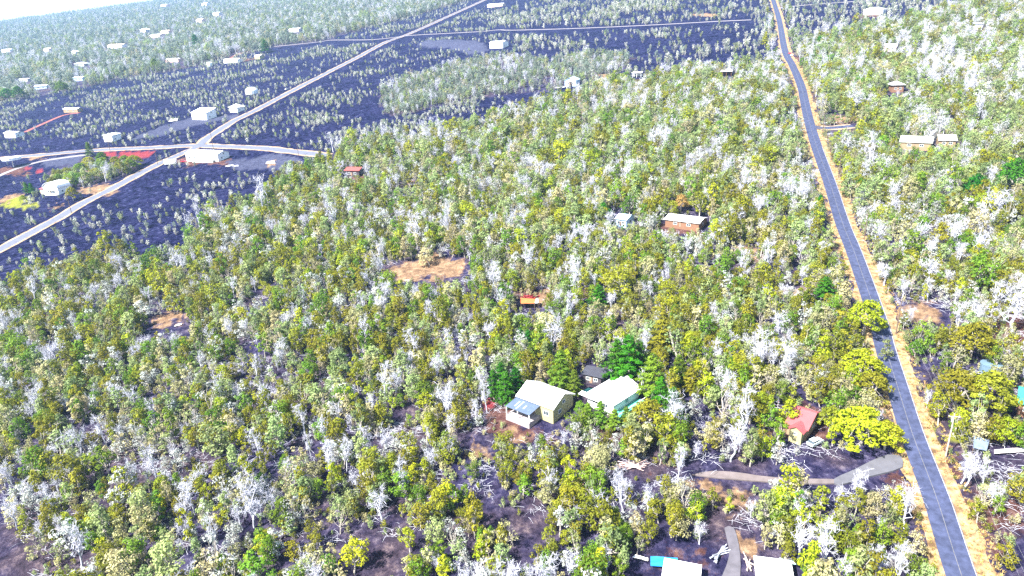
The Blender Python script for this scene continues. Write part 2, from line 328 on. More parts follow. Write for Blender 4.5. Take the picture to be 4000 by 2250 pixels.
for i, (a, k) in enumerate(HOUSES):
    if np.hypot(*G(*a[2])) > 900:
        a = list(a); a[4] *= .62; a[5] *= .72; a[6] *= .8; a[8] = ['white', 'grey', 'tan', 'white', 'pink'][i % 5] if a[8] == 'white' else a[8]; a = tuple(a); HOUSES[i] = (a, k)
    A, B = G(*a[2]), G(*a[3]); ax = B - A; L_ = np.linalg.norm(ax); ax /= L_; ay = np.array([-ax[1], ax[0]])
    if ay @ A < 0: ay = -ay
    c = (A + B) / 2 + ay * a[4] / 2
    HF.append((A, B, ax, ay, L_, c)); FLATS.append((c[0], c[1], max(L_, a[4]) * .62 + 2))
for px_, r_ in (((2235, 1165), 9.), ((2175, 1185), 9.), ((2125, 1212), 6.), ((1790, 1196), 6.), ((1850, 1199), 6.), ((1920, 1206), 6.), ((1990, 1211), 6.), ((2060, 1212), 6.), ((1835, 1345), 7.), ((1845, 1395), 8.), ((1835, 1450), 8.)):
    FLATS.append((*G(*px_), r_))
POLES_R = [(2047, 250), (2069, 335), (2109, 447), (2173, 608), (2254, 839), (2379, 1147), (2560, 1600)]
POLES_L = [(180, 536), (397, 415), (537, 375)]
POLES_X = [(277, 380), (751, 392), (1735, 326)]

# ------------------------------------------------------------------ ground sheet
print('ground')
na, nr = 560, 470
az = np.linspace(math.radians(-54), math.radians(54), na); rr = np.exp(np.linspace(math.log(70), math.log(7000), nr))
AZ, RR = np.meshgrid(az, rr); GX = np.sin(AZ) * RR; GY = np.cos(AZ) * RR
RD = road_dist(GX, GY); GZ = hz(GX, GY, RD)
gm = bpy.data.meshes.new('ground')
idx = np.arange(na * nr).reshape(nr, na)
quads = np.stack([idx[:-1, :-1], idx[:-1, 1:], idx[1:, 1:], idx[1:, :-1]], -1).reshape(-1, 4)
gm.vertices.add(na * nr); gm.vertices.foreach_set('co', np.stack([GX, GY, GZ], -1).astype(np.float32).ravel())
gm.loops.add(len(quads) * 4); gm.loops.foreach_set('vertex_index', quads.astype(np.int32).ravel())
gm.polygons.add(len(quads)); gm.polygons.foreach_set('loop_start', np.arange(0, len(quads) * 4, 4, dtype=np.int32))
gm.polygons.foreach_set('use_smooth', np.ones(len(quads), bool)); gm.update(); gm.validate()
lava_m = any_in(LAVA, GX, GY, 5) & ~any_in(ISLES, GX, GY, 3)
zone = np.zeros((nr, na, 4), np.float32)
zone[..., 0] = lava_m
def soft(Ps, warp):
    r = 0
    for q in range(5): r = r + any_in(Ps, GX + 2.6 * math.cos(q * 1.26) * (GX * 0 + 1), GY + 4. * math.sin(q * 1.26), warp)
    return r / 5.
zone[..., 1] = soft(DRY, 4)
zone[..., 2] = any_in(RED, GX, GY, 1)
zone[..., 3] = soft(BARE, 4)
z2 = np.zeros((nr, na, 4), np.float32); z2[..., 0] = any_in(PAD, GX, GY, 1.); z2[..., 1] = any_in(GREEN, GX, GY, 2); z2[..., 3] = 1
for nm, z in (('zone', zone), ('zone_more', z2)):
    at = gm.color_attributes.new(nm, 'FLOAT_COLOR', 'POINT'); at.data.foreach_set('color', z.ravel())
def ground_material():
    m, t, b, L = nodes('ground_lava_and_soil'); N = t.nodes.new
    geo = N('ShaderNodeNewGeometry'); b.inputs['Roughness'].default_value = .95; b.inputs['Specular IOR Level'].default_value = .03
    def noise(s, d=5, r=.6):
        n = N('ShaderNodeTexNoise'); n.inputs['Scale'].default_value = s; n.inputs['Detail'].default_value = d; n.inputs['Roughness'].default_value = r; L(geo.outputs['Position'], n.inputs['Vector']); return n.outputs['Fac']
    def ramp(f, stops):
        r = N('ShaderNodeValToRGB'); e = r.color_ramp.elements
        while len(e) < len(stops): e.new(.5)
        for q, (p, c) in zip(e, stops): q.position = p; q.color = (*c, 1)
        L(f, r.inputs[0]); return r.outputs[0]
    def mix(f, a, c):
        x = N('ShaderNodeMixRGB'); L(f, x.inputs[0]); L(a, x.inputs[1]); L(c, x.inputs[2]); return x.outputs[0]
    def attr(n):
        a = N('ShaderNodeAttribute'); a.attribute_name = n; s = N('ShaderNodeSeparateColor'); L(a.outputs['Color'], s.inputs[0]); return s, a
    s1, a1 = attr('zone'); s2, a2 = attr('zone_more')
    n1, n2, n3 = noise(.38, 12, .74), noise(.05, 5), noise(3.2, 3)
    lav = ramp(n1, [(.34, (.0008, .0008, .005)), (.48, (.003, .0035, .022)), (.60, (.013, .014, .058)), (.72, (.07, .075, .14))])
    lav2 = ramp(n1, [(.34, (.002, .002, .012)), (.52, (.011, .011, .048)), (.70, (.05, .052, .12))])
    n4 = noise(.16, 6, .7)
    lav3 = ramp(n1, [(.34, (.004, .004, .018)), (.52, (.022, .024, .075)), (.70, (.09, .095, .17))])
    lava = mix(ramp(n2, [(.42, (0, 0, 0)), (.6, (1, 1, 1))]), lav, lav2); lava = mix(ramp(n4, [(.50, (0, 0, 0)), (.66, (1, 1, 1))]), lava, lav3)
    fl = ramp(n1, [(.32, (.004, .004, .018)), (.47, (.020, .018, .050)), (.60, (.060, .053, .105)), (.72, (.25, .24, .30))])
    fl2 = ramp(n1, [(.33, (.012, .009, .016)), (.52, (.052, .038, .055)), (.70, (.20, .15, .15))])
    floor = mix(ramp(n2, [(.44, (0, 0, 0)), (.62, (1, 1, 1))]), fl, fl2)
    dry = ramp(n1, [(.30, (.05, .035, .03)), (.46, (.17, .105, .065)), (.58, (.27, .18, .11)), (.72, (.40, .32, .23))])
    bare = ramp(n1, [(.28, (.022, .010, .013)), (.5, (.085, .040, .036)), (.72, (.22, .14, .12))])
    red = ramp(n1, [(.3, (.12, .014, .022)), (.7, (.24, .045, .055))])
    pad = ramp(n1, [(.3, (.02, .022, .05)), (.7, (.075, .08, .13))])
    grn = ramp(n1, [(.3, (.08, .10, .010)), (.7, (.26, .26, .04))])
    def edge(f):
        a_ = N('ShaderNodeMath'); a_.operation = 'ADD'; L(f, a_.inputs[0]); m_ = N('ShaderNodeMath'); m_.operation = 'MULTIPLY_ADD'; L(n4, m_.inputs[0]); m_.inputs[1].default_value = 2.2; m_.inputs[2].default_value = -1.1; L(m_.outputs[0], a_.inputs[1])
        r = N('ShaderNodeMapRange'); r.inputs[1].default_value = .38; r.inputs[2].default_value = .68; L(a_.outputs[0], r.inputs[0]); k_ = N('ShaderNodeMath'); k_.operation = 'MULTIPLY'; g_ = N('ShaderNodeMapRange'); g_.inputs[2].default_value = .25; L(f, g_.inputs[0]); L(r.outputs[0], k_.inputs[0]); L(g_.outputs[0], k_.inputs[1]); return k_.outputs[0]
    c = mix(s1.outputs[0], floor, lava); c = mix(edge(a1.outputs['Alpha']), c, bare); c = mix(s2.outputs[0], c, pad)
    c = mix(edge(s1.outputs[1]), c, dry); c = mix(s2.outputs[1], c, grn); c = mix(s1.outputs[2], c, red)
    L(c, b.inputs['Base Color'])
    bp = N('ShaderNodeBump'); bp.inputs['Strength'].default_value = 1.; bp.inputs['Distance'].default_value = 1.6; L(n1, bp.inputs['Height'])
    L(bp.outputs[0], b.inputs['Normal']); return m
gm.materials.append(ground_material())
gob = bpy.data.objects.new('ground', gm); col.objects.link(gob); tag(gob, 'dark lava and forest soil of the mountain slope', None, None, 'structure')

# ------------------------------------------------------------------ roads
def ribbon(name, P, hw, mat, dz, kind='structure', wob=0., off=0., seed=0, skirt=.2, label=None):
    T = np.gradient(P, axis=0); T /= np.linalg.norm(T, axis=1)[:, None]; Nn = np.stack([-T[:, 1], T[:, 0]], 1)
    s = np.arange(len(P)) * .6 + seed * 37
    wl = hw + wob * (fbm(s, s * 0 + seed, 5) - .3) * 2; wr = hw + wob * (fbm(s, s * 0 + seed + 9.5, 6) - .3) * 2
    A = P + Nn * (wl + off)[:, None]; B = P - Nn * (wr - off)[:, None]
    mb = MB(); n = len(P)
    rows = []
    for Q, d in ((A, -skirt), (A, dz), (B, dz), (B, -skirt)):
        rows.append(np.stack([Q[:, 0], Q[:, 1], plane_z(Q[:, 0], Q[:, 1]) + d], 1))
    mb.v = [tuple(r) for R in rows for r in R.tolist()]
    for k in range(3):
        for i in range(n - 1): mb.f.append((k * n + i, k * n + i + 1, (k + 1) * n + i + 1, (k + 1) * n + i)); mb.m.append(0)
    o = mb.build(name, mat); tag(o, label, None, None, kind)
    bpy.context.view_layer.update()
    return o
ASPH = pmat('asphalt_blue_grey', (.040, .048, .092), .8, .3, .7, .4)
ASPHF = pmat('asphalt_pale', (.10, .108, .145), .85, .15, .5, .3)
GRAV = pmat('gravel_pale', (.19, .175, .19), .9, .15, .6, .4)
DRYM = pmat('dry_grass_verge', (.20, .12, .06), .95, .55, .55, .8, c2=(.36, .25, .14))
DRYP = pmat('tan_verge', (.28, .19, .12), .95, .4, .5, .8, c2=(.38, .28, .19))
CIND = pmat('red_cinder', (.20, .075, .07), .95, .3, .5, .6)
PAINT = pmat('road_paint_faded', (.11, .11, .12), .8, .3, 1.5)
PAINTW = pmat('road_paint_white', (.30, .30, .31), .8, .35, 1.5)
for i, (nm, (P, w)) in enumerate(ROADS.items()):
    asph = nm in ('main_road', 'side_street')
    if nm == 'main_road':
        ribbon('road_verge', P, w / 2 + 1.3, DRYM, .05, wob=2.6, off=-.55, seed=1, label='dry orange grass verge along the asphalt road')
    elif nm in ('side_street', 'lava_road', 'cross_street'):
        ribbon('road_verge', P, w / 2 + 1.3, DRYP, .05, wob=1.6, seed=i, label='tan verge along the ' + nm.replace('_', ' '))
    m = ASPH if asph else ASPHF if nm in ('lava_road', 'cross_street') else CIND if nm in ('cinder_drive', 'red_drive') else GRAV
    ribbon(nm, P, w / 2, m, .10 + .004 * i, seed=i, wob=.0 if asph else .25, label={'main_road': 'narrow blue-grey asphalt road running up the right side', 'lava_road': 'pale paved road crossing the black lava'}.get(nm, nm.replace('_', ' ') + ' of pale gravel'))
mp = ROADS['main_road'][0]
ribbon('centre_line', mp, .06, PAINT, .135, skirt=-.12, label='faded centre line of the asphalt road')
ribbon('edge_line', mp[:95], .07, PAINTW, .136, off=-2.65, skirt=-.12, label='white edge line on the right of the asphalt road')
def patch(name, px, mat, dz, label):
    P = poly(px); P = spline(np.vstack([P, P[:1]]), 2.)[:-1]
    mb = MB(); z = plane_z(P[:, 0], P[:, 1])
    c = P.mean(0)
    mb.v = [(x, y, zz + dz) for (x, y), zz in zip(P, z)] + [(c[0], c[1], float(plane_z(*c)) + dz)] + [(x, y, zz - .4) for (x, y), zz in zip(P, z)]
    n = len(P)
    for i in range(n):
        mb.f += [(i, (i + 1) % n, n), (i, n + 1 + i, n + 1 + (i + 1) % n, (i + 1) % n)]; mb.m += [0, 0]
    return tag(mb.build(name, mat), label, None, None, 'structure')
CONC = pmat('concrete_pale', (.085, .085, .10), .85, .12, .6, .3)
patch('paved_driveway', [(2266, 1150), (2270, 1178), (2215, 1195), (2160, 1208), (2110, 1224), (2098, 1208), (2150, 1184), (2190, 1163), (2232, 1147)], CONC, .42, 'pale grey paved driveway off the road')
patch('dirt_path', [(1740, 1196), (1790, 1187), (1850, 1190), (1920, 1200), (2000, 1206), (2098, 1208), (2100, 1218), (1990, 1218), (1900, 1212), (1800, 1204)], pmat('path_dirt', (.12, .10, .10), .9, .2, .5, .4), .30, 'pale dirt path leading left from the driveway')
patch('yard_track', [(1822, 1330), (1846, 1330), (1862, 1400), (1856, 1470), (1812, 1470), (1834, 1400)], pmat('track_grey', (.085, .08, .095), .9, .2, .5, .4), .30, 'grey dirt track in the yard at the bottom edge')

# ------------------------------------------------------------------ houses
GLASS = pmat('window_glass', (.05, .065, .08), .12, .1, 1)
FRAME = pmat('window_frame_white', (.72, .72, .70), .6, .05, 2)
POSTM = pmat('post_white', (.74, .74, .72), .6, .06, 2)
def wm(k): return pmat('wall_' + k, cw[k], .8, .07, .8)
def rm(k): return pmat('roof_' + k, cr[k], .42 if k == 'white' else .5, .09, .5, wave=5)
def window(par, x, y, z, w, h, face):
    f = MB(); p = MB(); e = .06
    def bx(mb, a0, a1, z0, z1, d0, d1):
        if face in 'FB':
            sgn = -1 if face == 'F' else 1; mb.box(a0, a1, min(y + sgn * d0, y + sgn * d1), max(y + sgn * d0, y + sgn * d1), z0, z1)
        else:
            sgn = -1 if face == 'L' else 1; mb.box(min(x + sgn * d0, x + sgn * d1), max(x + sgn * d0, x + sgn * d1), a0, a1, z0, z1)
    c = x if face in 'FB' else y
    bx(f, c - w / 2 - .1, c + w / 2 + .1, z - .1, z, .004, .07); bx(f, c - w / 2 - .1, c + w / 2 + .1, z + h, z + h + .1, .004, .07)
    bx(f, c - w / 2 - .1, c - w / 2, z, z + h, .004, .07); bx(f, c + w / 2, c + w / 2 + .1, z, z + h, .004, .07); bx(f, c - .03, c + .03, z, z + h, .025, .06)
    bx(p, c - w / 2, c + w / 2, z, z + h, .004, .02)
    fo = f.build('window', FRAME, par); p.build('pane', GLASS, fo)
def slab(mb, P, t=.14):
    P = [np.array(p, float) for p in P]; d = np.array([0, 0, t]); n = len(P)
    mb.face([p + d for p in P]); mb.face([p for p in P[::-1]])
    for i in range(n): mb.face([P[i], P[(i + 1) % n], P[(i + 1) % n] + d, P[i] + d])
def make_house(a, k, hf):
    name, label, _, pa, pb, dep, h, rise, kind, wk, rk = a[0], a[1], 0, a[2], a[3], a[4], a[5], a[6], a[7], a[8], a[9]
    A, B, ax, ay, L_, c = hf
    rz = math.atan2(ax[1], ax[0]); fl = 1 if (np.array([-ax[1], ax[0]]) @ ay) > 0 else -1
    z = max(float(plane_z(*q)) for q in (A, B, A + ay * dep, B + ay * dep)); zl = min(float(plane_z(*q)) for q in (A, B, A + ay * dep, B + ay * dep))
    z = .7 * z + .3 * zl; base = zl - z - .4
    r = empty(name, (c[0], c[1], z), rz, label, 'house' if 'shed' not in name and 'carport' not in name and 'shelter' not in name and 'hut' not in name else 'shed')
    X, Y = L_ / 2, dep / 2; W = wm(wk); R = rm(rk); ov = .55
    if kind == 'posts':
        for sx in (-1, 0, 1):
            for sy in (-1, 1): MB().box(sx * (X - .3) - .12, sx * (X - .3) + .12, sy * (Y - .3) - .12, sy * (Y - .3) + .12, base, h).build('post', W, r)
        m = MB(); slab(m, [(-X - .4, -Y - .4, h), (X + .4, -Y - .4, h), (X + .4, Y + .4, h + rise), (-X - .4, Y + .4, h + rise)], .25); m.build('roof', R, r)
        MB().box(-X, X, Y - .5, Y - .35, base, h * .95).build('back_wall', W, r); return r
    w = MB()
    if kind in ('gable',):
        w.prism([(-Y, base), (Y, base), (Y, h), (0, h + rise), (-Y, h)], -X, X)
    elif kind == 'gabley':
        i0 = len(w.v); w.prism([(-X, base), (X, base), (X, h), (0, h + rise), (-X, h)], -Y, Y); w.v = [(q[1], q[0], q[2]) for q in w.v]; w.f = [f[::-1] for f in w.f]
    elif kind == 'shed':
        w.prism([(-Y, base), (Y, base), (Y, h + rise), (-Y, h)], -X, X)
    elif kind == 'arch':
        pr = [(-X, base), (X, base)] + [(X * math.cos(t), h + rise * math.sin(t)) for t in np.linspace(0, math.pi, 9)]
        w.prism(pr, -Y, Y); w.v = [(q[1], q[0], q[2]) for q in w.v]; w.f = [f[::-1] for f in w.f]
    else: w.box(-X, X, -Y, Y, base, h)
    w.build('wall', W, r)
    m = MB(); s = rise / Y if kind != 'gabley' else rise / X; e = .03
    if kind == 'gable':
        zo = h - ov * s + e
        slab(m, [(-X - ov, -Y - ov, zo), (X + ov, -Y - ov, zo), (X + ov, 0, h + rise + e), (-X - ov, 0, h + rise + e)])
        ro = m.build('roof', R, r)
        m = MB(); slab(m, [(-X - ov, 0, h + rise + e), (X + ov, 0, h + rise + e), (X + ov, Y + ov, zo), (-X - ov, Y + ov, zo)]); m.build('roof', R, r)
        MB().box(-X - ov, X + ov, -.18, .18, h + rise + e + .1, h + rise + e + .19).build('ridge_cap', R, ro)
    elif kind == 'gabley':
        zo = h - ov * s + e
        for sg in (-1, 1):
            m = MB(); P = [(sg * (X + ov), -Y - ov, zo), (sg * (X + ov), Y + ov, zo), (0, Y + ov, h + rise + e), (0, -Y - ov, h + rise + e)]
            slab(m, P if sg > 0 else P[::-1]); m.build('roof', R, r)
    elif kind == 'hip':
        zo = h - .1; q = max(X - Y, .4); Xo, Yo = X + ov + .3, Y + ov + .3; zt = h + rise
        fr = [(-Xo, -Yo, zo), (Xo, -Yo, zo), (Xo, Yo, zo), (-Xo, Yo, zo)]; a_, b_ = (-q, 0, zt), (q, 0, zt)
        if X < Y: q = max(Y - X, .4); a_, b_ = (0, -q, zt), (0, q, zt)
        if X >= Y: fs = [[fr[0], fr[1], b_, a_], [fr[1], fr[2], b_], [fr[2], fr[3], a_, b_], [fr[3], fr[0], a_]]
        else: fs = [[fr[0], fr[1], a_], [fr[1], fr[2], b_, a_], [fr[2], fr[3], b_], [fr[3], fr[0], a_, b_]]
        for f in fs: m.face(f)
        m.face(fr[::-1]); m.build('roof', R, r)
        MB().box(-Xo, Xo, -Yo, Yo, zo - .16, zo - .003).build('fascia', FRAME, r)
    elif kind == 'shed':
        s = rise / (2 * Y); slab(m, [(-X - ov, -Y - ov, h - ov * s + e), (X + ov, -Y - ov, h - ov * s + e), (X + ov, Y + ov, h + rise + ov * s + e), (-X - ov, Y + ov, h + rise + ov * s + e)]); m.build('roof', R, r)
    elif kind == 'arch':
        ts = np.linspace(-.12, math.pi + .12, 13)
        pr = [((X + .25) * math.cos(t), h + (rise + .2) * math.sin(t)) for t in ts] + [((X + .1) * math.cos(t), h + (rise + .06) * math.sin(t)) for t in ts[::-1]]
        m.prism(pr, -Y - .5, Y + .5); m.v = [(q[1], q[0], q[2]) for q in m.v]; m.f = [f[::-1] for f in m.f]; m.build('roof', R, r)
    far = np.hypot(*c) > 900
    n = k.get('win', 2 if not far else 2); wz = .9; hh = min(1.2, h * .35) if h < 5 else 1.5; ww = min(1.6, L_ / (n * 2 + 1))
    for i in range(n):
        xx = -X + L_ * (i + .75) / (n + .5)
        window(r, xx if not k.get('porch') else X - 2.4 - i * 4.6, -Y, wz, ww * (1 if not far else 1.5), hh, 'F')
    if h > 3.4 and not far:
        window(r, X, -Y * .35, .9, 1.2, 1.1, 'R'); window(r, X, Y * .05, h - .7, 1.1, 1.0, 'R')
    else: window(r, X, 0, wz, 1.3, hh, 'R')
    d = MB().box(-.45 - X * .1, .45 - X * .1, -Y - .06, -Y - .005, .05, 2.05).build('door', pmat('door_brown', (.25, .16, .11), .7), r)
    MB().box(.28 - X * .1, .36 - X * .1, -Y - .12, -Y - .062, 1., 1.06).build('handle', pmat('metal_grey', (.5, .5, .52), .35, .1, 2, metal=.8), d)
    if k.get('porch'):
        m = MB(); x0, x1, y0, y1 = -X - .6, X * .28, -Y - 5.0, -Y - .02
        slab(m, [(x0, y0, 2.5), (x1, y0, 2.5), (x1, y1, 3.1), (x0, y1, 3.1)], .1); po = m.build('porch_roof', pmat('porch_metal', (.085, .115, .18), .4, .08, .6, wave=5), r)
        for q, (xa, ya, yb) in enumerate(((x0 + 2.0, .25, .75), (x0 + 3.1, .1, .85), (x0 + 4.9, .3, .62))):
            zf = lambda t: 2.61 + .6 * t
            m = MB(); slab(m, [(xa, y0 + (y1 - y0) * ya, zf(ya)), (xa + .55, y0 + (y1 - y0) * ya, zf(ya)), (xa + .55, y0 + (y1 - y0) * yb, zf(yb)), (xa, y0 + (y1 - y0) * yb, zf(yb))], .02); m.build('skylight_panel', pmat('skylight', (.22, .26, .32), .3, .04, 1), po)
        for xx in (x0 + .2, (x0 + x1) / 2, x1 - .2): MB().box(xx - .12, xx + .12, y0 + .1, y0 + .34, base - 1, 2.5).build('post', POSTM, r)
        MB().box(x0 + .1, x1, y0 - .1, y1, base - .8, .02).build('porch_floor', pmat('porch_floor', (.30, .26, .27), .8, .1, .8), r)
        tm = MB(); tm.tube([(-X - 1.6, -Y + 2.2, base), (-X - 1.6, -Y + 2.2, 2.6)], [1.5, 1.5], 16); to = tm.build('water_tank', pmat('tank_grey', (.30, .28, .27), .6, .15, 1), None)
        to.location = r.location; to.rotation_euler = r.rotation_euler; tag(to, 'grey round water tank at the left end of the yellow house', 'tank')
        MB().tube([(-X - 1.6, -Y + 2.2, 2.6), (-X - 1.6, -Y + 2.2, 2.75)], [1.56, 1.56], 16).build('lid', pmat('tank_lid', (.03, .03, .035), .5), to)
    if k.get('deck'):
        T = pmat('turquoise_deck', (.07, .33, .27), .7, .18, .5)
        MB().box(-X - 5.2, -X - .01, -Y * .35, Y + .8, base - .8, .06).build('deck', T, r); MB().box(X + .01, X + 2.6, -Y - .6, Y + .8, base - .8, .06).build('deck', T, r)
        for q in range(9): MB().box(X + 2.45, X + 2.55, -Y - 1.1 + q * (2 * Y + 1.8) / 8 - .05, -Y - 1.1 + q * (2 * Y + 1.8) / 8 + .05, .06, 1.0).build('rail_post', POSTM, r)
        MB().box(X + 2.42, X + 2.58, -Y - 1.2, Y + .8, 1.0, 1.08).build('rail', POSTM, r)
        m = MB(); slab(m, [(-X - 2.2, -Y - 1.4, 2.5), (X * .1, -Y - 1.4, 2.5), (X * .1, -Y + .3, 2.75), (-X - 2.2, -Y + .3, 2.75)], .1); m.build('lean_to_roof', R, r)
    if k.get('wing'):
        x0, x1 = X - 3.6, X - .2
        MB().box(x0 + .2, x1 - .2, -Y - 2.2, -Y - .02, base - .8, 2.3).build('gable_wing', wm('cream'), r)
        for sg in (-1, 1):
            m = MB(); mid = (x0 + x1) / 2; e_ = mid + sg * 2.1; P = [(e_, -Y - 2.6, 2.15), (e_, -Y + 1, 2.15), (mid, -Y + 1, 3.6), (mid, -Y - 2.6, 3.6)]
            slab(m, P if sg > 0 else P[::-1]); m.build('wing_roof', R, r)
        mid = (x0 + x1) / 2; m = MB(); m.prism([(x0 + .2, 2.3), (x1 - .2, 2.3), (mid, 3.45)], -Y - 2.2, -Y - .05); m.v = [(q[1], q[0], q[2]) for q in m.v]; m.f = [f[::-1] for f in m.f]; m.build('gable_end', wm('cream'), r)
        window(r, mid, -Y - 2.2, 1.2, .6, .6, 'F')
    if k.get('redwing'):
        MB().box(-X - 6, -X - .02, -Y + 2.5, Y, base - .5, 2.8).build('side_wing', wm('pink'), r)
        m = MB(); slab(m, [(-X - 6.4, -Y + 2, 2.6), (-X - .02, -Y + 2, 2.6), (-X - .02, Y, 4.0), (-X - 6.4, Y, 4.0)]); m.build('wing_roof', rm('red'), r)
        MB().box(-X - 4, X * .3, Y + .02, Y + 5, base, 5.0).build('rear_wing', W, r)
        m = MB(); slab(m, [(-X - 4.5, Y + .02, 5.1), (X * .3 + .4, Y + .02, 5.1), (X * .3 + .4, Y + 5.4, 5.8), (-X - 4.5, Y + 5.4, 5.8)]); m.build('rear_roof', R, r)
        MB().box(-1.6, 1.6, -Y - 1.3, -Y - .02, 2.4, 2.55).build('balcony', POSTM, r); MB().box(-1.6, 1.6, -Y - 1.3, -Y - 1.22, 2.55, 3.4).build('balcony_rail', POSTM, r)
    if name == 'white_longhouse':
        MB().box(-X * .5, X * .8, -Y - 2.2, -Y - .02, .3, .5).build('verandah_floor', POSTM, r); MB().box(-X * .5, X * .8, -Y - 2.2, -Y - 2.1, base - 1, .3).build('skirting', WALLW(), r)
        for q in range(8):
            xx = -X * .5 + q * X * 1.3 / 7; MB().box(xx - .08, xx + .08, -Y - 2.2, -Y - 2.08, .5, 1.5 if q % 3 else h).build('post', POSTM, r)
        MB().box(-X * .5, X * .8, -Y - 2.2, -Y - 2.1, 1.4, 1.5).build('rail', POSTM, r)
    if k.get('open'):
        MB().box(-1.6, 1.6, -Y - .05, -Y - .008, base, 2.6).build('bay_shade_panel', pmat('painted_bay_shade', (.015, .015, .02), .9), r)  # near-black panel on the closed wall, painted as the shade inside the bay
    return r
HROOT = {}
print('houses')
for (a, k), hf in zip(HOUSES, HF):
    HROOT[a[0]] = make_house(a, k, hf)

# ------------------------------------------------------------------ poles and wires
POLEM = pmat('pole_wood', (.13, .095, .075), .9, .25, 2); POLEG = pmat('pole_pale_wood', (.42, .33, .28), .9, .2, 2)
INSUL = pmat('insulator', (.6, .6, .62), .3, .05, 2); WIRE = pmat('wire_aluminium', (.24, .24, .23), .5, .05, 1)
def ground_at(px):
    p = G(*px); return np.array([p[0], p[1], hz1(p[0], p[1])])
def make_pole(px, label, hgt=11.5, toward=None, pale=False, trafo=False):
    p = ground_at(px); rz = 0
    if toward is not None: q = G(*toward) - p[:2]; rz = math.atan2(q[1], q[0]) + math.pi / 2
    r = empty('utility_pole', tuple(p), rz, label, 'utility pole', 'utility poles along the roads'); m = POLEG if pale else POLEM
    MB().tube([(0, 0, -1), (0, 0, hgt * .5), (0, 0, hgt)], [.19, .165, .13], 8).build('pole', m, r)
    a = MB().box(-1.2, 1.2, .13, .25, hgt - .75, hgt - .6).build('crossarm', m, r)
    for x in (-1.1, 0, 1.1): MB().tube([(x, .19, hgt - .6), (x, .19, hgt - .4)], [.06, .04], 6).build('insulator', INSUL, a)
    if trafo: MB().tube([(0, -.42, hgt - 2.4), (0, -.42, hgt - 1.3)], [.26, .26], 10).build('transformer', pmat('transformer_grey', (.6, .61, .63), .5), r)
    return p, rz
lr = ['far dark utility pole where the right road starts to bend', 'dark utility pole at the side street corner', 'dark utility pole right of road above the straight stretch', 'dark utility pole with transformer on the orange verge', 'tall brown pole beside the road bend with the overhanging tree', 'pale pole with grey box beside the near right road', 'utility pole just below the bottom right corner']
PR = [make_pole(px, lr[i], 11.5, POLES_R[max(i - 1, 0)] if i else POLES_R[1], i in (5,), i in (3, 5)) for i, px in enumerate(POLES_R)]
PL = [make_pole(px, ['dark pole at the near end of the lava road', 'thin pole beside the green tree grove on the lava road', 'tall pole behind the long white house at the crossroads'][i], 12, POLES_L[max(i - 1, 0)] if i else POLES_L[1]) for i, px in enumerate(POLES_L)]
PX = [make_pole(px, ['small dark pole beside the red cinder lot', 'dark pole on the cross street left of the feathery trees', 'dark pole standing alone in the middle woods'][i], 9 if i else 8) for i, px in enumerate(POLES_X)]
PL.append(make_pole((640, 262), 'far pole on the lava road above the small hut', 12, (537, 375)))
def wires(Ps, what):
    for i in range(len(Ps) - 1):
        (a, ra), (b, rb) = Ps[i], Ps[i + 1]
        for j, off in enumerate((-1.1, 0, 1.1)):
            A = a + np.array([math.cos(ra) * off, math.sin(ra) * off, 11.1]); B = b + np.array([math.cos(rb) * off, math.sin(rb) * off, 11.1])
            n = 12; sag = np.linalg.norm(B - A) * .016
            pts = [A + (B - A) * t - np.array([0, 0, 4 * sag * t * (1 - t)]) for t in np.linspace(0, 1, n)]
            o = MB().tube(pts, [.012] * n, 4).build('overhead_wire', WIRE)
            tag(o, ['left', 'middle', 'right'][j] + ' wire in the %s span from the %s' % (['first', 'second', 'third', 'fourth', 'fifth', 'sixth'][i], what), 'wire', 'overhead wires')
wires(PR, 'top of the right road'); wires(PL, 'near end of lava road')

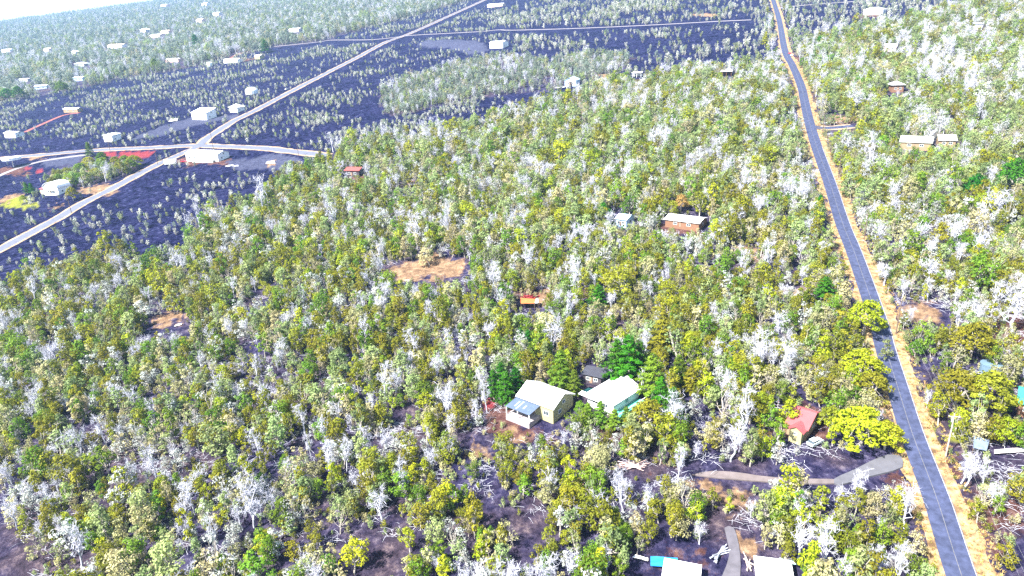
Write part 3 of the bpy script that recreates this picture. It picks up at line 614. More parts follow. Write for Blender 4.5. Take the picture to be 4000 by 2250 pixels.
# ------------------------------------------------------------------ vehicles and small things
TYRE = pmat('tyre', (.02, .02, .022), .9); LAMP = pmat('lamp_glass', (.7, .7, .68), .2); TAIL = pmat('tail_lamp', (.45, .02, .02), .3)
def make_car(px, deg, c, label, van=False, name='parked_car', s=1.):
    p = ground_at(px); r = empty(name, (p[0], p[1], p[2] + .12), math.radians(deg), label, 'van' if van else 'car', 'parked vehicles')
    P = pmat('car_paint_%.2f_%.2f_%.2f' % c, c, .3, .04, 1)
    b = MB(); lo = [(-2.2, .35), (2.2, .35), (2.25, .75), (1.9, .95), (.95, 1.02), (-2.1, 1.02), (-2.25, .7)]
    b.prism([(x, z) for x, z in lo], -.88, .88); b.v = [(q[1] * s, q[0] * s, q[2] * s) for q in b.v]; b.f = [f[::-1] for f in b.f]; b.build('body', P, r)
    g = MB(); hi = [(.95, 1.02), (.35, 1.5), (-1.5, 1.52), (-2.0, 1.02)] if not van else [(1.5, 1.0), (1.1, 1.95), (-2.1, 1.98), (-2.15, 1.02)]
    g.prism(hi, -.78, .78); g.v = [(q[1] * s, q[0] * s, q[2] * s) for q in g.v]; g.f = [f[::-1] for f in g.f]; g.build('windows', GLASS, r)
    zt = (1.5 if not van else 1.96) * s; x0, x1 = ((-1.5, .35) if not van else (-2.1, 1.1)); MB().box(x0 * s, x1 * s, -.74 * s, .74 * s, zt, zt + .06).build('roof', P, r)
    for x in (-1.35, 1.35):
        for y in (-.86, .86):
            w = MB().tube([(x * s, (y - .1) * s, .33 * s), (x * s, (y + .1) * s, .33 * s)], [.33 * s] * 2, 12).build('wheel', TYRE, r)
            MB().tube([(x * s, (y - .115) * s, .33 * s), (x * s, (y + .115) * s, .33 * s)], [.18 * s] * 2, 8).build('rim', INSUL, w)
    for y in (-.62, .62):
        MB().box(2.2 * s, 2.27 * s, (y - .16) * s, (y + .16) * s, .62 * s, .76 * s).build('headlight', LAMP, r); MB().box(-2.27 * s, -2.2 * s, (y - .14) * s, (y + .14) * s, .66 * s, .82 * s).build('tail_light', TAIL, r)
    return r
make_car((722, 226), 62, (.75, .77, .80), 'white car parked on the left of the lava road')
make_car((750, 211), 62, (.12, .13, .16), 'dark car ahead of the white one on the lava road')
make_car((1986, 136), 80, (.50, .05, .06), 'red car parked beside the upper right road')
make_car((1991, 141), 80, (.75, .76, .80), 'white car just in front of the red one by the road')
make_car((462, 408), 10, (.55, .04, .07), 'dark red car beside the long white house')
make_car((1466, 222), 20, (.55, .70, .75), 'pale blue van on the winding drive', True)
make_car((2050, 1118), 30, (.62, .72, .74), 'pale car with open doors right of the red-roofed house')
make_car((1955, 1010), 60, (.30, .33, .38), 'grey car in shade behind the red-roofed house')
make_car((2182, 978 - 18), 70, (.6, .66, .7), 'silvery car half hidden under trees left of the road')
make_car((2560, 1100), 100, (.10, .14, .25), 'dark blue car at the right edge near the green roof')
make_car((1660, 196), 5, (.70, .72, .75), 'white van by the red earth yard', True)
make_car((1484, 226), 10, (.72, .74, .74), 'white car on the winding drive right of the pale van')
def box_thing(name, label, cat, px, size, deg, mat, group=None, lift=0., bev=None):
    p = ground_at(px); r = empty(name, (p[0], p[1], p[2] + lift), math.radians(deg), label, cat, group); return r
# trailer by the long house
t = box_thing('trailer', 'white box trailer left of the dark red car', 'trailer', (430, 414), 0, 6, None)
MB().box(-4, 4, -1.5, 1.5, .6, 3.4).build('body', WHITE(), t); m = MB(); slab(m, [(-4.2, -1.7, 3.4), (4.2, -1.7, 3.4), (4.2, 1.7, 3.4), (-4.2, 1.7, 3.4)], .15); m.build('roof', rm('white'), t)
for x in (-1, 1):
    for y in (-1.35, 1.35): MB().tube([(x, y - .12, .4), (x, y + .12, .4)], [.4, .4], 10).build('wheel', TYRE, t)
MB().box(-5.6, -4, -.1, .1, .5, .7).build('drawbar', POLEM, t)
# round tanks
def tank(px, label, rad, hgt, mat, post=0., dome=0.):
    p = ground_at(px); r = empty('round_tank', tuple(p), 0, label, 'tank')
    MB().tube([(0, 0, post - (.5 if not post else 0)), (0, 0, post + hgt)], [rad, rad], 20).build('drum', mat, r)
    if post: MB().tube([(0, 0, -1), (0, 0, post)], [.28, .28], 8).build('post', POSTM, r)
    rings = [(rad * math.cos(t), dome * math.sin(t)) for t in np.linspace(0, 1.45, 6)] if dome else [(rad * 1.02, 0), (rad * 1.02, .12), (.1, .35)]
    m = MB(); m.tube([(0, 0, post + hgt + z + .01) for _, z in rings], [q for q, _ in rings], 20); m.build('cover', mat, r); return r
tank((35, 421), 'white shallow round tank raised on a post at the left edge', 6.5, 1.8, pmat('tank_white', (.66, .72, .76), .5, .08, .6), 6.)
tank((634, 236), 'large white domed tank left of the lava road', 6.5, 3., pmat('tank_white', (.66, .72, .76)), 0, 3.5)
tank((528, 166), 'small white tank left of the clearing house', 4., 4., pmat('tank_white', (.66, .72, .76)), 0, 1.5)
tank((2490, 935), 'dark blue-grey round tank under the big right trees', 2.6, 2.2, pmat('tank_blue', (.10, .16, .22), .5, .1, .6))
tank((742, 478 + 0), 'tiny white tank on the lava beside feathery trees', 1.2, 1.2, pmat('tank_white', (.66, .72, .76)))
# sheets, tarps, boards
def sheet(name, label, cat, px, mat, lift=.25, th=.06, crumple=0., posts=False):
    P = [ground_at(q) for q in px]; c = np.mean(P, 0); z = max(p[2] for p in P)
    r = empty(name, (c[0], c[1], z), 0, label, cat); m = MB(); n = 6
    gx = np.zeros((n + 1, n + 1, 3))
    for i in range(n + 1):
        for j in range(n + 1):
            a, b = i / n, j / n; q = (P[0] * (1 - a) + P[1] * a) * (1 - b) + (P[3] * (1 - a) + P[2] * a) * b
            gx[i, j] = q - np.array([c[0], c[1], z]) + np.array([0, 0, lift + crumple * (random.random() - .5)])
    for i in range(n):
        for j in range(n): m.face([gx[i, j], gx[i + 1, j], gx[i + 1, j + 1], gx[i, j + 1]])
    d = np.array([0, 0, th]); R = [gx[0, 0], gx[n, 0], gx[n, n], gx[0, n]]
    for i in range(4): m.face([R[i] - d, R[(i + 1) % 4] - d, R[(i + 1) % 4], R[i]])
    m.face([q - d for q in R[::-1]]); m.build('sheet', mat, r)
    if posts:
        for q in R: MB().box(q[0] - .07, q[0] + .07, q[1] - .07, q[1] + .07, q[2] - lift - 1.5, q[2] - th - .01).build('post', POLEM, r)
    return r
sheet('blue_tarp', 'bright blue tarp behind the white building at the bottom edge', 'tarp', [(1636, 1432), (1706, 1436), (1704, 1412), (1636, 1409)], pmat('tarp_blue', (.01, .18, .55), .5, .15, .5), .9, .05, .12)
sheet('orange_tarp', 'orange tarp shelter roof in the middle woods', 'tarp', [(1311, 778), (1345, 780), (1347, 765), (1309, 762)], pmat('tarp_orange', (.42, .12, .03), .6, .15, .4), 2.4, .05, .1, True)
sheet('white_tarp', 'narrow white sheet at the right end of the orange tarp', 'tarp', [(1346, 779), (1354, 779), (1355, 766), (1348, 765)], pmat('tarp_white', (.75, .76, .78), .6, .06, .4), 2.4, .05, .06, True)
sheet('white_board', 'flat white board lying on lava left of the two-storey house', 'board', [(424, 306), (446, 305), (448, 300), (430, 300)], WALLW(), .6)
sheet('white_pallet', 'white boards lying left of the blue tarp', 'board', [(1590, 1411), (1630, 1417), (1630, 1410), (1598, 1404)], WALLW(), .5)
sheet('grey_shade_canopy', 'grey-blue folded shade canopy by the right edge driveway', 'canopy', [(2444, 1146), (2478, 1150), (2486, 1122), (2446, 1110)], pmat('canopy_grey', (.13, .17, .24), .7, .12, .5), 1.8, .05, .18, True)
sheet('ruby_board', 'long board fence panel with red stripe at the right edge', 'board', [(2500, 1146), (2600, 1146), (2600, 1136), (2500, 1136)], pmat('board_pink', (.55, .50, .52), .7, .3, .6), .8)
sheet('teal_boards', 'pale teal boards behind the right bottom building', 'board', [(1958, 1420), (2002, 1426), (1996, 1414), (1960, 1410)], pmat('board_teal', (.5, .72, .70), .6, .15, .5), .7)
sheet('white_sheet', 'white sheet lying on the dark yard below the cross street', 'sheet', [(668, 410), (692, 410), (690, 404), (672, 404)], WALLW(), .4)
sheet('fallen_sheet', 'small white sheet in the brown left clearing', 'sheet', [(438, 822), (456, 818), (458, 813), (444, 816)], WALLW(), .4)
def pile(name, label, cat, px, du, n, ln, rad, mat, spread):
    p = ground_at(px); r = empty(name, tuple(p), du, label, cat)
    for i in range(n):
        a = random.gauss(0, .35); L_ = ln * random.uniform(.6, 1); x, y = random.uniform(-spread, spread), random.uniform(-spread, spread) * .5; z = random.uniform(.1, .9)
        e = np.array([math.cos(a) * L_ / 2, math.sin(a) * L_ / 2, random.uniform(-.25, .25)]); c = np.array([x, y, z])
        MB().tube([c - e, c + np.array([0, 0, random.uniform(-.1, .15)]), c + e], [rad, rad * .9, rad * .6], 5).build('piece', mat, r)
    return r
pile('brush_pile', 'pile of reddish fallen branches above the dirt path', 'branches', (1590, 1186), .0, 22, 7.5, .11, pmat('branch_pink', (.50, .36, .34), .9, .25, 1), 1.6)
pile('lumber_pile', 'dark and white lumber pile on the bottom yard', 'lumber', (1812, 1396), .75, 10, 6, .16, pmat('lumber_mixed', (.30, .32, .38), .7, .8, .7), .5)
pile('plank_pile', 'pale planks leaning by the right bottom building', 'lumber', (1880, 1420), 1.3, 8, 4, .12, pmat('plank_pale', (.55, .46, .40), .9, .2, 1), .7)
pile('rusty_scrap', 'heap of dark red scrap behind the orange tarp', 'scrap', (1334, 750), .2, 26, 4, .22, pmat('rust_dark', (.20, .025, .03), .8, .4, 1), 2.2)
pile('white_debris', 'heap of white debris beside the blue gable house', 'debris', (1408, 221), .1, 14, 4, .3, pmat('debris_white', (.7, .7, .72), .8, .1, 1), 3.)
pile('yard_debris', 'scattered white debris right of the long white house', 'debris', (585, 414), .1, 14, 3, .22, pmat('debris_white', (.7, .7, .72)), 4.)
pile('log_heap', 'heap of grey fallen logs by the lava stretch right of the road bend', 'branches', (2500, 785), .3, 14, 8, .12, DEAD, 3.)

# ------------------------------------------------------------------ tree shapes
print('trees')
def R3(s=1.): return np.array([random.gauss(0, 1), random.gauss(0, 1), random.gauss(0, 1)]) * s
def unit(v): return v / (np.linalg.norm(v) + 1e-9)
def leaf(mb, p, n, s, asp=.8):
    n = unit(n); h = unit(R3()); a = unit(np.cross(n, h)); b = np.cross(n, a); a = a * s * .5; b = b * s * .5 * asp
    k = random.uniform(.3, .75)
    mb.face([p - a, p - b * k + a * .1, p + a, p + b + a * .1])
def clump(mb, c, r, n, s, flat=.8, up=.45, jit=.5):
    for _ in range(n):
        d = unit(R3()); d[2] = d[2] * (1 if d[2] > 0 else .7)
        p = c + d * np.array([r, r, r * flat]) * random.uniform(.55, 1.06)
        leaf(mb, p, d * .8 + np.array([0, 0, up]) + R3(jit * .6), s * random.uniform(.6, 1.3))
def limb(mb, a, b, r0, r1, bend=.12, n=4, seg=3):
    a, b = np.array(a, float), np.array(b, float); L_ = np.linalg.norm(b - a); P = [a]
    for i in range(1, seg): P.append(a + (b - a) * i / seg + R3(L_ * bend * .5))
    P.append(b); mb.tube(P, [r0 + (r1 - r0) * i / seg for i in range(seg + 1)], n, False); return P
def leafy(seed, H_=6.6, rx=1.9, nc=15, nl=58, ls=.46, thin=1., dead=0.):
    random.seed(seed); rx *= random.uniform(.75, 1.25); H_ *= random.uniform(.9, 1.1); T = MB(); C = MB(); lean = R3(.12); lean[2] = 0
    fork = np.array([lean[0] * 2, lean[1] * 2, H_ * random.uniform(.25, .36)])
    limb(T, (0, 0, -.6), fork, .17, .12, .05, 6)
    cc = np.array([lean[0] * 5, lean[1] * 5, H_ * .62])
    for i in range(nc):
        a = i * 2.399 + random.uniform(-.5, .5); t = (i + .5) / nc; z = H_ * (.18 + .74 * t) + random.uniform(-.4, .4)
        rad = rx * math.sin(math.pi * min(.96, .22 + .70 * t)) ** .8 * random.uniform(.25, 1.15)
        p = np.array([cc[0] + math.cos(a) * rad, cc[1] + math.sin(a) * rad, z])
        limb(T, fork + R3(.1), p, .07, .025, .15, 4, 2)
        r = random.uniform(.45, 1.15) * (.5 + .5 * rx / 1.8)
        if random.random() < dead:
            for _ in range(5): limb(T, p, p + unit(R3() + np.array([0, 0, .9])) * random.uniform(.5, 1.1), .03, .012, .2, 3, 2)
            continue
        clump(C, p, r, int(nl * r * thin), ls, .85)
    return T, C
def deadtree(seed, H_=7.2, spread=1.15, nb=7, tw=420):
    random.seed(seed); spread *= random.uniform(.6, 1.5); nb = random.randint(5, 9); H_ *= random.uniform(.85, 1.2); T = MB(); B = MB(); tips = []
    top = np.array([random.gauss(0, .5), random.gauss(0, .5), H_ * .55]); P = limb(T, (0, 0, -.6), top, .19, .12, .06, 6, 4)
    for i in range(nb):
        t = random.uniform(.45, 1.); k = min(3, int(t * 4)); s = P[k] + (P[k + 1] - P[k]) * (t * 4 - k) if k < 3 else P[3] + (P[4] - P[3]) * random.random()
        a = i * 2.4 + random.uniform(-.6, .6); e = np.array([top[0] + math.cos(a) * spread * random.uniform(.5, 1.1), top[1] + math.sin(a) * spread * random.uniform(.5, 1.1), H_ * random.uniform(.62, 1.)])
        Q = limb(B, s, e, .075, .035, .2, 4, 4)
        for j in range(5):
            q = Q[random.randint(1, 4)]; e2 = q + unit(R3() + np.array([math.cos(a) * .6, math.sin(a) * .6, .8])) * random.uniform(.7, 1.5)
            tips.append(limb(B, q, e2, .036, .018, .25, 3, 3)[-2:])
    for _ in range(tw):
        a, b = random.choice(tips); p = a + (b - a) * random.uniform(.2, 1.1); e = p + unit(R3() + np.array([0, 0, .5])) * random.uniform(.3, .95)
        B.tube([p, (p + e) / 2 + R3(.05), e], [.017, .013, .006], 3, False)
    return T, B
def conifer(seed, H_=10., rb=2.3, nl=3200, ls=.5, droop=.4):
    random.seed(seed); T = MB(); C = MB(); limb(T, (0, 0, -.6), (random.gauss(0, .2), random.gauss(0, .2), H_ * .93), .24, .03, .02, 6, 4)
    for i in range(46):
        t = (i + .5) / 46; z = H_ * (.10 + .86 * t); a = i * 2.399; L_ = rb * (1 - t) ** .75 * random.uniform(.65, 1.15) + .2
        e = np.array([math.cos(a) * L_, math.sin(a) * L_, z + L_ * random.uniform(-.05, .35)]); s = np.array([0, 0, z]); limb(T, s, e, .04, .012, .08, 3, 2)
        for j in range(int(nl / 46 * (.45 + 1.1 * (1 - t)))):
            q = s + (e - s) * random.uniform(.25, 1.08) + R3(.16); n = np.array([math.cos(a) * .6, math.sin(a) * .6, .6]) + R3(.45); leaf(C, q, n, ls * random.uniform(.6, 1.3), .45)
    return T, C
def broad(seed, H_=8., rx=4.3, nc=40, nl=72, ls=.52):
    random.seed(seed); T = MB(); C = MB(); fork = np.array([0, 0, H_ * .22]); limb(T, (0, 0, -.8), fork, .34, .26, .03, 7)
    mains = []
    for i in range(6):
        a = i * 1.05 + random.uniform(-.2, .2); e = np.array([math.cos(a) * rx * .45, math.sin(a) * rx * .45, H_ * random.uniform(.5, .68)]); mains.append(limb(T, fork, e, .17, .08, .12, 5)[-1])
    for i in range(nc):
        a = i * 2.399; q = math.sqrt((i + .5) / nc); rad = rx * q * random.uniform(.8, 1.05); z = H_ * (.90 - .50 * q ** 2.2) + random.uniform(-.5, .4)
        if i % 4 == 3: z -= H_ * .18
        p = np.array([math.cos(a) * rad, math.sin(a) * rad, z]); limb(T, min(mains, key=lambda m: np.linalg.norm(m - p)), p, .06, .02, .15, 3, 2)
        r = random.uniform(.75, 1.25); clump(C, p, r, int(nl * r), ls, .7, .5)
    return T, C
def shrub(seed, H_=2.7, nc=9, nl=20, ls=.30):
    random.seed(seed); T = MB(); C = MB()
    for i in range(nc):
        a = i * 2.4; t = (i + .6) / nc; p = np.array([math.cos(a) * .55 * random.uniform(.3, 1.2), math.sin(a) * .55 * random.uniform(.3, 1.2), H_ * (.25 + .7 * t)])
        limb(T, (0, 0, -.3), p, .05, .02, .15, 3, 2); clump(C, p, random.uniform(.26, .5), nl, ls, 1.15)
    return T, C
PROTO = {}
def proto(kind, gen, seeds, **k):
    L_ = []
    for s in seeds:
        T, C = gen(s, **k); L_.append((T, C, T.mesh(kind + '_trunk', BARK), C.mesh(kind + '_crown', LEAF['olive'])))
    PROTO[kind] = L_
proto('leafy', leafy, range(101, 109))
proto('slim', leafy, range(111, 114), H_=7.4, rx=1.4, nc=12, nl=70)
proto('sparse', leafy, range(121, 126), thin=.7, dead=.3, rx=1.75, ls=.42)
proto('dead', deadtree, range(131, 140))
proto('conifer', conifer, range(141, 144))
proto('feather', conifer, range(151, 154), H_=8., rb=2.1, nl=1700, ls=.5)
proto('broad', broad, range(161, 164))
proto('shrub', shrub, range(171, 176))
random.seed(5)
for T, C, tm, cm in PROTO['dead']:
    tm.materials[0] = DEAD; cm.materials[0] = DEAD
HT = dict(leafy=6.6, slim=7.2, sparse=6.6, dead=6.4, conifer=10., feather=8., broad=8., shrub=2.7)
WD = dict(leafy=2.4, slim=1.8, sparse=2.2, dead=2.0, conifer=2.2, feather=2., broad=4.8, shrub=.9)
PART2 = {'dead': 'branches'}

# ------------------------------------------------------------------ what must stay in sight
KEEP = []                                          # u0, v0, u1, v1 box in the picture, distance
def keep(u0, v0, u1, v1, base):
    p = G(*base); KEEP.append((u0, v0, u1, v1, np.hypot(*p)))
for (a, k), hf in zip(HOUSES, HF):
    A, B, ax, ay, L_, c = hf; near = np.hypot(*c) < 330
    zz = float(plane_z(*c)); P = np.array([[q[0], q[1], zz + d] for q in (A, B, A + ay * a[4], B + ay * a[4]) for d in (a[5] * (.8 if k.get('cover') else .35 if near else .25 if np.hypot(*c) < 800 else .6), a[5] + a[6])])
    u, v, _ = proj(P[:, 0], P[:, 1], P[:, 2]); KEEP.append((u.min(), v.min(), u.max(), v.max(), np.hypot(*c)))
keep(1280, 1015, 1400, 1085, (1350, 1085)); keep(1460, 955, 1500, 1000, (1500, 1010)); keep(1570, 985, 1602, 1022, (1590, 1030)); keep(1300, 720, 1362, 778, (1330, 778))
keep(2105, 1150, 2268, 1215, (2180, 1200)); keep(1745, 1188, 1905, 1208, (1830, 1200)); keep(1545, 1168, 1650, 1198, (1590, 1190)); keep(1800, 1330, 1880, 1449, (1840, 1400)); keep(1590, 1400, 2010, 1449, (1800, 1440)); keep(1770, 1375, 1845, 1412, (1810, 1410))
keep(1000, 648, 1180, 700, (1090, 680)); keep(362, 788, 470, 828, (410, 815)); keep(1160, 1095, 1225, 1140, (1190, 1130)); keep(240, 378, 395, 402, (300, 395)); keep(98, 385, 215, 418, (150, 410)); keep(2040, 1098, 2075, 1118, (2060, 1120)); keep(2440, 1105, 2490, 1150, (2460, 1150)); keep(2500, 1130, 2576, 1150, (2540, 1150))
keep(1215, 985, 1290, 1060, (1250, 1050)); keep(2300, 775, 2380, 805, (2330, 800))
for px in POLES_R + POLES_L:
    p = ground_at(px); u, v, _ = proj(*[np.array([q, q]) for q in p[:2]], np.array([p[2] + 2, p[2] + 11])); keep(u.min() - 3, v.min(), u.max() + 3, v.max(), px)
ROADPX = []
for nm in ('main_road', 'lava_road', 'cross_street', 'side_street', 'gravel_track'):
    P, w = ROADS[nm]; u, v, d = proj(P[:, 0], P[:, 1], plane_z(P[:, 0], P[:, 1])); extra = 1.6 if nm == 'main_road' else .3
    ROADPX.append(np.stack([u, v, (w / 2 + extra) * F / d, np.hypot(P[:, 0], P[:, 1]) ], 1))
ROADPX = np.concatenate(ROADPX); ROADPX = ROADPX[(ROADPX[:, 0] > -200) & (ROADPX[:, 0] < W0 + 300) & (ROADPX[:, 1] < H0 + 200)]
def view_ok(x, y, z, hgt, wid, leave=.0):
    """False for a tree that would stand in front of a house, the roads or another thing the photo shows"""
    u0, v0, d = proj(x, y, z + hgt * .1); u1, v1, _ = proj(x, y, z + hgt); wp = wid * F / np.maximum(d, 1); r = np.hypot(x, y)
    ok = np.ones(len(x), bool)
    for a0, b0, a1, b1, kd in KEEP:
        ok &= ~((u0 + wp * .75 > a0) & (u0 - wp * .75 < a1) & (v0 > b0) & (v1 < b1) & (r < kd + 3))
    for i in range(0, len(x), 4000):
        s = slice(i, i + 4000); hit = np.zeros(len(x[s]), bool)
        for t in (0., .3, .6, .9):
            uu = u0[s] + (u1[s] - u0[s]) * t; vv = v0[s] + (v1[s] - v0[s]) * t
            dd = np.abs(uu[:, None] - ROADPX[:, 0]) - ROADPX[:, 2] - (wp[s] * .75 * (1.1 - t * .4))[:, None]
            hit |= ((dd < 0) & (np.abs(vv[:, None] - ROADPX[:, 1]) < 7) & (ROADPX[:, 3] > r[s][:, None] - 2)).any(1)
        ok[s] &= ~hit
    return ok

# ------------------------------------------------------------------ single trees that the photo singles out
TREES = []                                         # kind, colour, x, y, z, scale, width factor, rot, label or None
def special(kind, colour, px, hgt, label, wf=1., name=None):
    p = ground_at(px); TREES.append([kind, colour, p[0], p[1], p[2], hgt / HT[kind], wf, random.uniform(0, 6.28), label])
SPEC0 = [
 ('broad', 'yellow-green', (2172, 842), 11.5, 'big round yellow-green tree overhanging the road', .9),
 ('leafy', 'grey-green', (2222, 905), 7, 'slim grey-green tree leaning over the road edge', .9),
 ('broad', 'yellow-green', (2165, 960), 10, 'bright yellow-green spreading tree left of the road, first of three', .95),
 ('broad', 'olive', (2185, 1010), 9, 'olive spreading tree between the two bright ones by the road', .85),
 ('broad', 'yellow-green', (2165, 1120), 10.5, 'largest yellow-green tree right of the red-roofed house', 1.05),
 ('broad', 'yellow-green', (2225, 1130), 8, 'yellow-green tree at the road edge above the driveway', .8),
 ('broad', 'olive', (2085, 1085), 7.5, 'olive round tree just behind the pale car', .7),
 ('leafy', 'yellow-green', (1985, 1072), 8.5, 'tall pale yellow-green tree covering the red roof edge', 1.1),
 ('broad', 'olive', (1885, 1075), 9, 'large olive tree left of the red-roofed house', .75),
 ('broad', 'olive', (2440, 905), 11, 'large olive tree right of the road bend', .95),
 ('broad', 'olive', (2400, 1030), 11, 'broad olive tree above the shade canopy', .9),
 ('broad', 'olive', (2475, 1040), 12, 'tallest broad olive tree near the green roof', .9),
 ('broad', 'yellow-green', (2525, 1120), 8, 'bright green tree right of the shade canopy', .7),
 ('broad', 'green', (2300, 900), 5.5, 'round green tree beside the wires right of the road', .7),
 ('broad', 'deep green', (2545, 500), 16, 'very dark green tree at the right edge', .75),
 ('broad', 'deep green', (2450, 510), 12, 'dark green tree left of the darkest one at right', .7),
 ('broad', 'deep green', (2160, 490), 8, 'dark green round tree near the road wires', .5),
 ('conifer', 'deep green', (1580, 962), 15.5, 'tall dark green twin-topped tree behind the white hip roof', 1.),
 ('conifer', 'deep green', (1552, 958), 14, 'tall green tree left of the darkest one behind the hip roof', .9),
 ('conifer', 'green', (1412, 985), 13.5, 'feathery green tree between the yellow house and the hip roof', 1.),
 ('conifer', 'deep green', (1275, 1020), 11.5, 'dark green tree left of the yellow house roof', 1.),
 ('conifer', 'deep green', (1300, 1000), 10, 'dark green tree touching the yellow house water tank', 1.),
 ('conifer', 'deep green', (1243, 1000), 10, 'narrow green tree at the edge of the red soil', .8),
 ('conifer', 'green', (1640, 1000), 14, 'feathery green tree right of the turquoise deck', 1.),
 ('conifer', 'deep green', (1690, 1070), 11, 'dark green feathery tree in front of the feathery pair', 1.1),
 ('broad', 'olive', (1625, 1085), 9.5, 'broad olive tree in front of the turquoise deck', .85),
 ('conifer', 'green', (1510, 1078), 8, 'green shrubby tree in front of the hip-roofed house', 1.),
 ('broad', 'green', (1460, 1050), 5.5, 'bright green bush between the two near houses', .5),
 ('conifer', 'green', (1545, 1085), 6.5, 'small green tree below the hip roof corner', 1.1),
 ('conifer', 'olive', (1665, 900), 13, 'tall golden olive tree above the turquoise house', 1.3),
 ('conifer', 'deep green', (1330, 892), 9, 'small dark green spire above the yellow house', .8),
 ('conifer', 'deep green', (1310, 880), 7.5, 'narrow green spire left of the dark one above the house', .8),
 ('conifer', 'green', (1445, 1000), 9, 'green tree just left of the turquoise deck', .9),
 ('conifer', 'deep green', (1262, 985), 10, 'dark green tree behind the red soil patch', .9),
 ('conifer', 'green', (1705, 985), 11, 'green pointed tree right of the feathery ones', .9),
 ('conifer', 'deep green', (1660, 1040), 11, 'dark green tree between feathery tree and olive tree', .9),
 ('conifer', 'green', (1480, 1075), 7.5, 'bright green tree below the left deck corner', .9),
 ('conifer', 'green', (1575, 1080), 7, 'green tree hiding the front of the deck house', 1.),
 ('conifer', 'deep green', (1610, 950), 12, 'dark green tree right of the twin-topped one', .8),
 ('conifer', 'olive', (1735, 1000), 9, 'olive pointed tree right of the green feathery group', 1.),
 ('broad', 'yellow-green', (1540, 735), 8, 'golden olive round tree in the middle woods', .75),
 ('conifer', 'deep green', (1506, 775), 9, 'bright green tree below the golden olive one', 1.2),
 ('conifer', 'deep green', (1700, 800), 8, 'bright green narrow tree in the middle woods', .8),
 ('broad', 'tan', (1712, 535), 8.5, 'tan brown-leaved tree behind the long white roof', .7),
 ('conifer', 'deep green', (1535, 568), 8, 'dark green tree left of the small cabin', .9),
 ('conifer', 'deep green', (1518, 560), 9.5, 'taller dark green tree behind the small cabin', 1.1),
 ('conifer', 'deep green', (2058, 560), 12, 'narrow dark green tree on the left verge of the road', .7),
 ('conifer', 'deep green', (2072, 752), 8, 'dark green bush-like tree left of the road', 1.4),
 ('broad', 'olive', (185, 505), 9.5, 'lone olive tree beside the dark pole on the lava road', .6),
 ('conifer', 'green', (228, 395), 12, 'lone green conifer behind the tree grove', .9),
 ('conifer', 'deep green', (496, 128), 26, 'tall dark green conifer in the far woods', 1.3),
 ('conifer', 'deep green', (670, 136), 20, 'dark green conifer beside the upper wood edge', 1.3),
 ('broad', 'green', (392, 178), 19, 'big green tree left of the far white house', .6),
 ('broad', 'green', (410, 150), 15, 'bright green tree behind the far white house', .7),
 ('broad', 'deep green', (50, 248), 17, 'dark green tree left of the blue-grey roof', .8),
 ('broad', 'deep green', (20, 250), 17, 'dark green tree at the far left edge', .8),
 ('broad', 'green', (160, 236), 18, 'big green tree right of the blue-grey roof', .8),
 ('broad', 'olive', (2220, 108), 14, 'round green tree in the upper right woods', .8),
 ('broad', 'deep green', (2042, 120), 10, 'dark green tree by the upper road bend', .6),
 ('broad', 'deep green', (2062, 118), 11, 'second dark green tree by the upper road bend', .6),
 ('broad', 'yellow-green', (2018, 150), 12, 'bright yellow-green tree at the inside of the road bend', .6),
 ('feather', 'yellow-green', (2027, 182), 8, 'small yellow-green tree below the road bend', 1.),
 ('conifer', 'yellow-green', (1924, 118), 14, 'lone yellow-green pointed tree on the upper lava', .8),
 ('broad', 'yellow-green', (60, 508), 5, 'yellow-green bush left of the arched house', .8),
 ('conifer', 'deep green', (70, 486), 8, 'dark green tree left of the arched house', 1.),
 ('conifer', 'deep green', (82, 486), 7.5, 'second dark green tree left of the arched house', 1.),
 ('dead', 'x', (2150, 282), 15, 'large bare white tree left of the grey roof cabin', 1.3),
 ('dead', 'x', (2545, 842), 15, 'tall forked bare tree at the right edge', 1.2),
 ('dead', 'x', (2005, 1400), 9, 'big white bare tree right of the bottom buildings', 1.),
 ('dead', 'x', (2075, 1440), 9, 'spreading white dead tree above the right bottom corner woods', 1.),
 ('dead', 'x', (2155, 1270), 9, 'slender bare tree left of the driveway end', .8),
 ('dead', 'x', (1955, 865), 9, 'bare white tree with curled branches left of the road', 1.),
 ('dead', 'x', (1440, 755), 13, 'white dead tree in the middle woods below the clearing', .8),
 ('dead', 'x', (2330, 720), 11, 'leaning white dead tree right of the road', 1.1),
 ('dead', 'x', (1330, 690), 11, 'white dead tree right of the ochre clearing', 1.),
]
for kind, colour, px, h, lab, wf in SPEC0: special(kind, colour, px, h, lab, wf * (1.5 if kind == 'conifer' else 1.12 if kind == 'broad' else 1))
grove = [(150, 462), (172, 448), (205, 440), (232, 432), (262, 425), (292, 418), (318, 416), (340, 420), (215, 456), (245, 452), (275, 444), (302, 436), (330, 430), (135, 470), (185, 462), (225, 418), (260, 412)]
for i, px in enumerate(grove):
    special('broad', ['green', 'olive', 'green', 'yellow-green'][i % 4], px, 7 + (i * 37 % 5) * .5, None, 1.15); TREES[-1][8] = 'G:spreading %s tree of the grove by the lava road' % ['green', 'olive', 'green', 'yellow-green'][i % 4]
random.seed(77)
for i in range(46):
    if i < 20: u = random.uniform(660, 835); v = 520 - (u - 660) * .62 + random.uniform(-14, 22)
    elif i < 38: u = random.uniform(835, 1000); v = 425 - (u - 835) * .10 + random.uniform(-14, 12)
    else: u = random.uniform(1000, 1110); v = 398 + random.uniform(-14, 10)
    if 858 < u < 912 and 425 < v < 480: continue
    c = random.choice(['yellow-green', 'olive', 'olive', 'green']); special('feather', c, (u, v), random.uniform(9, 13.5), None, 1.15)
    TREES[-1][8] = 'G:feathery %s tree at the edge between lava and woods, %s' % (c, 'left of the rusty hut' if u < 870 else 'right of the rusty hut')

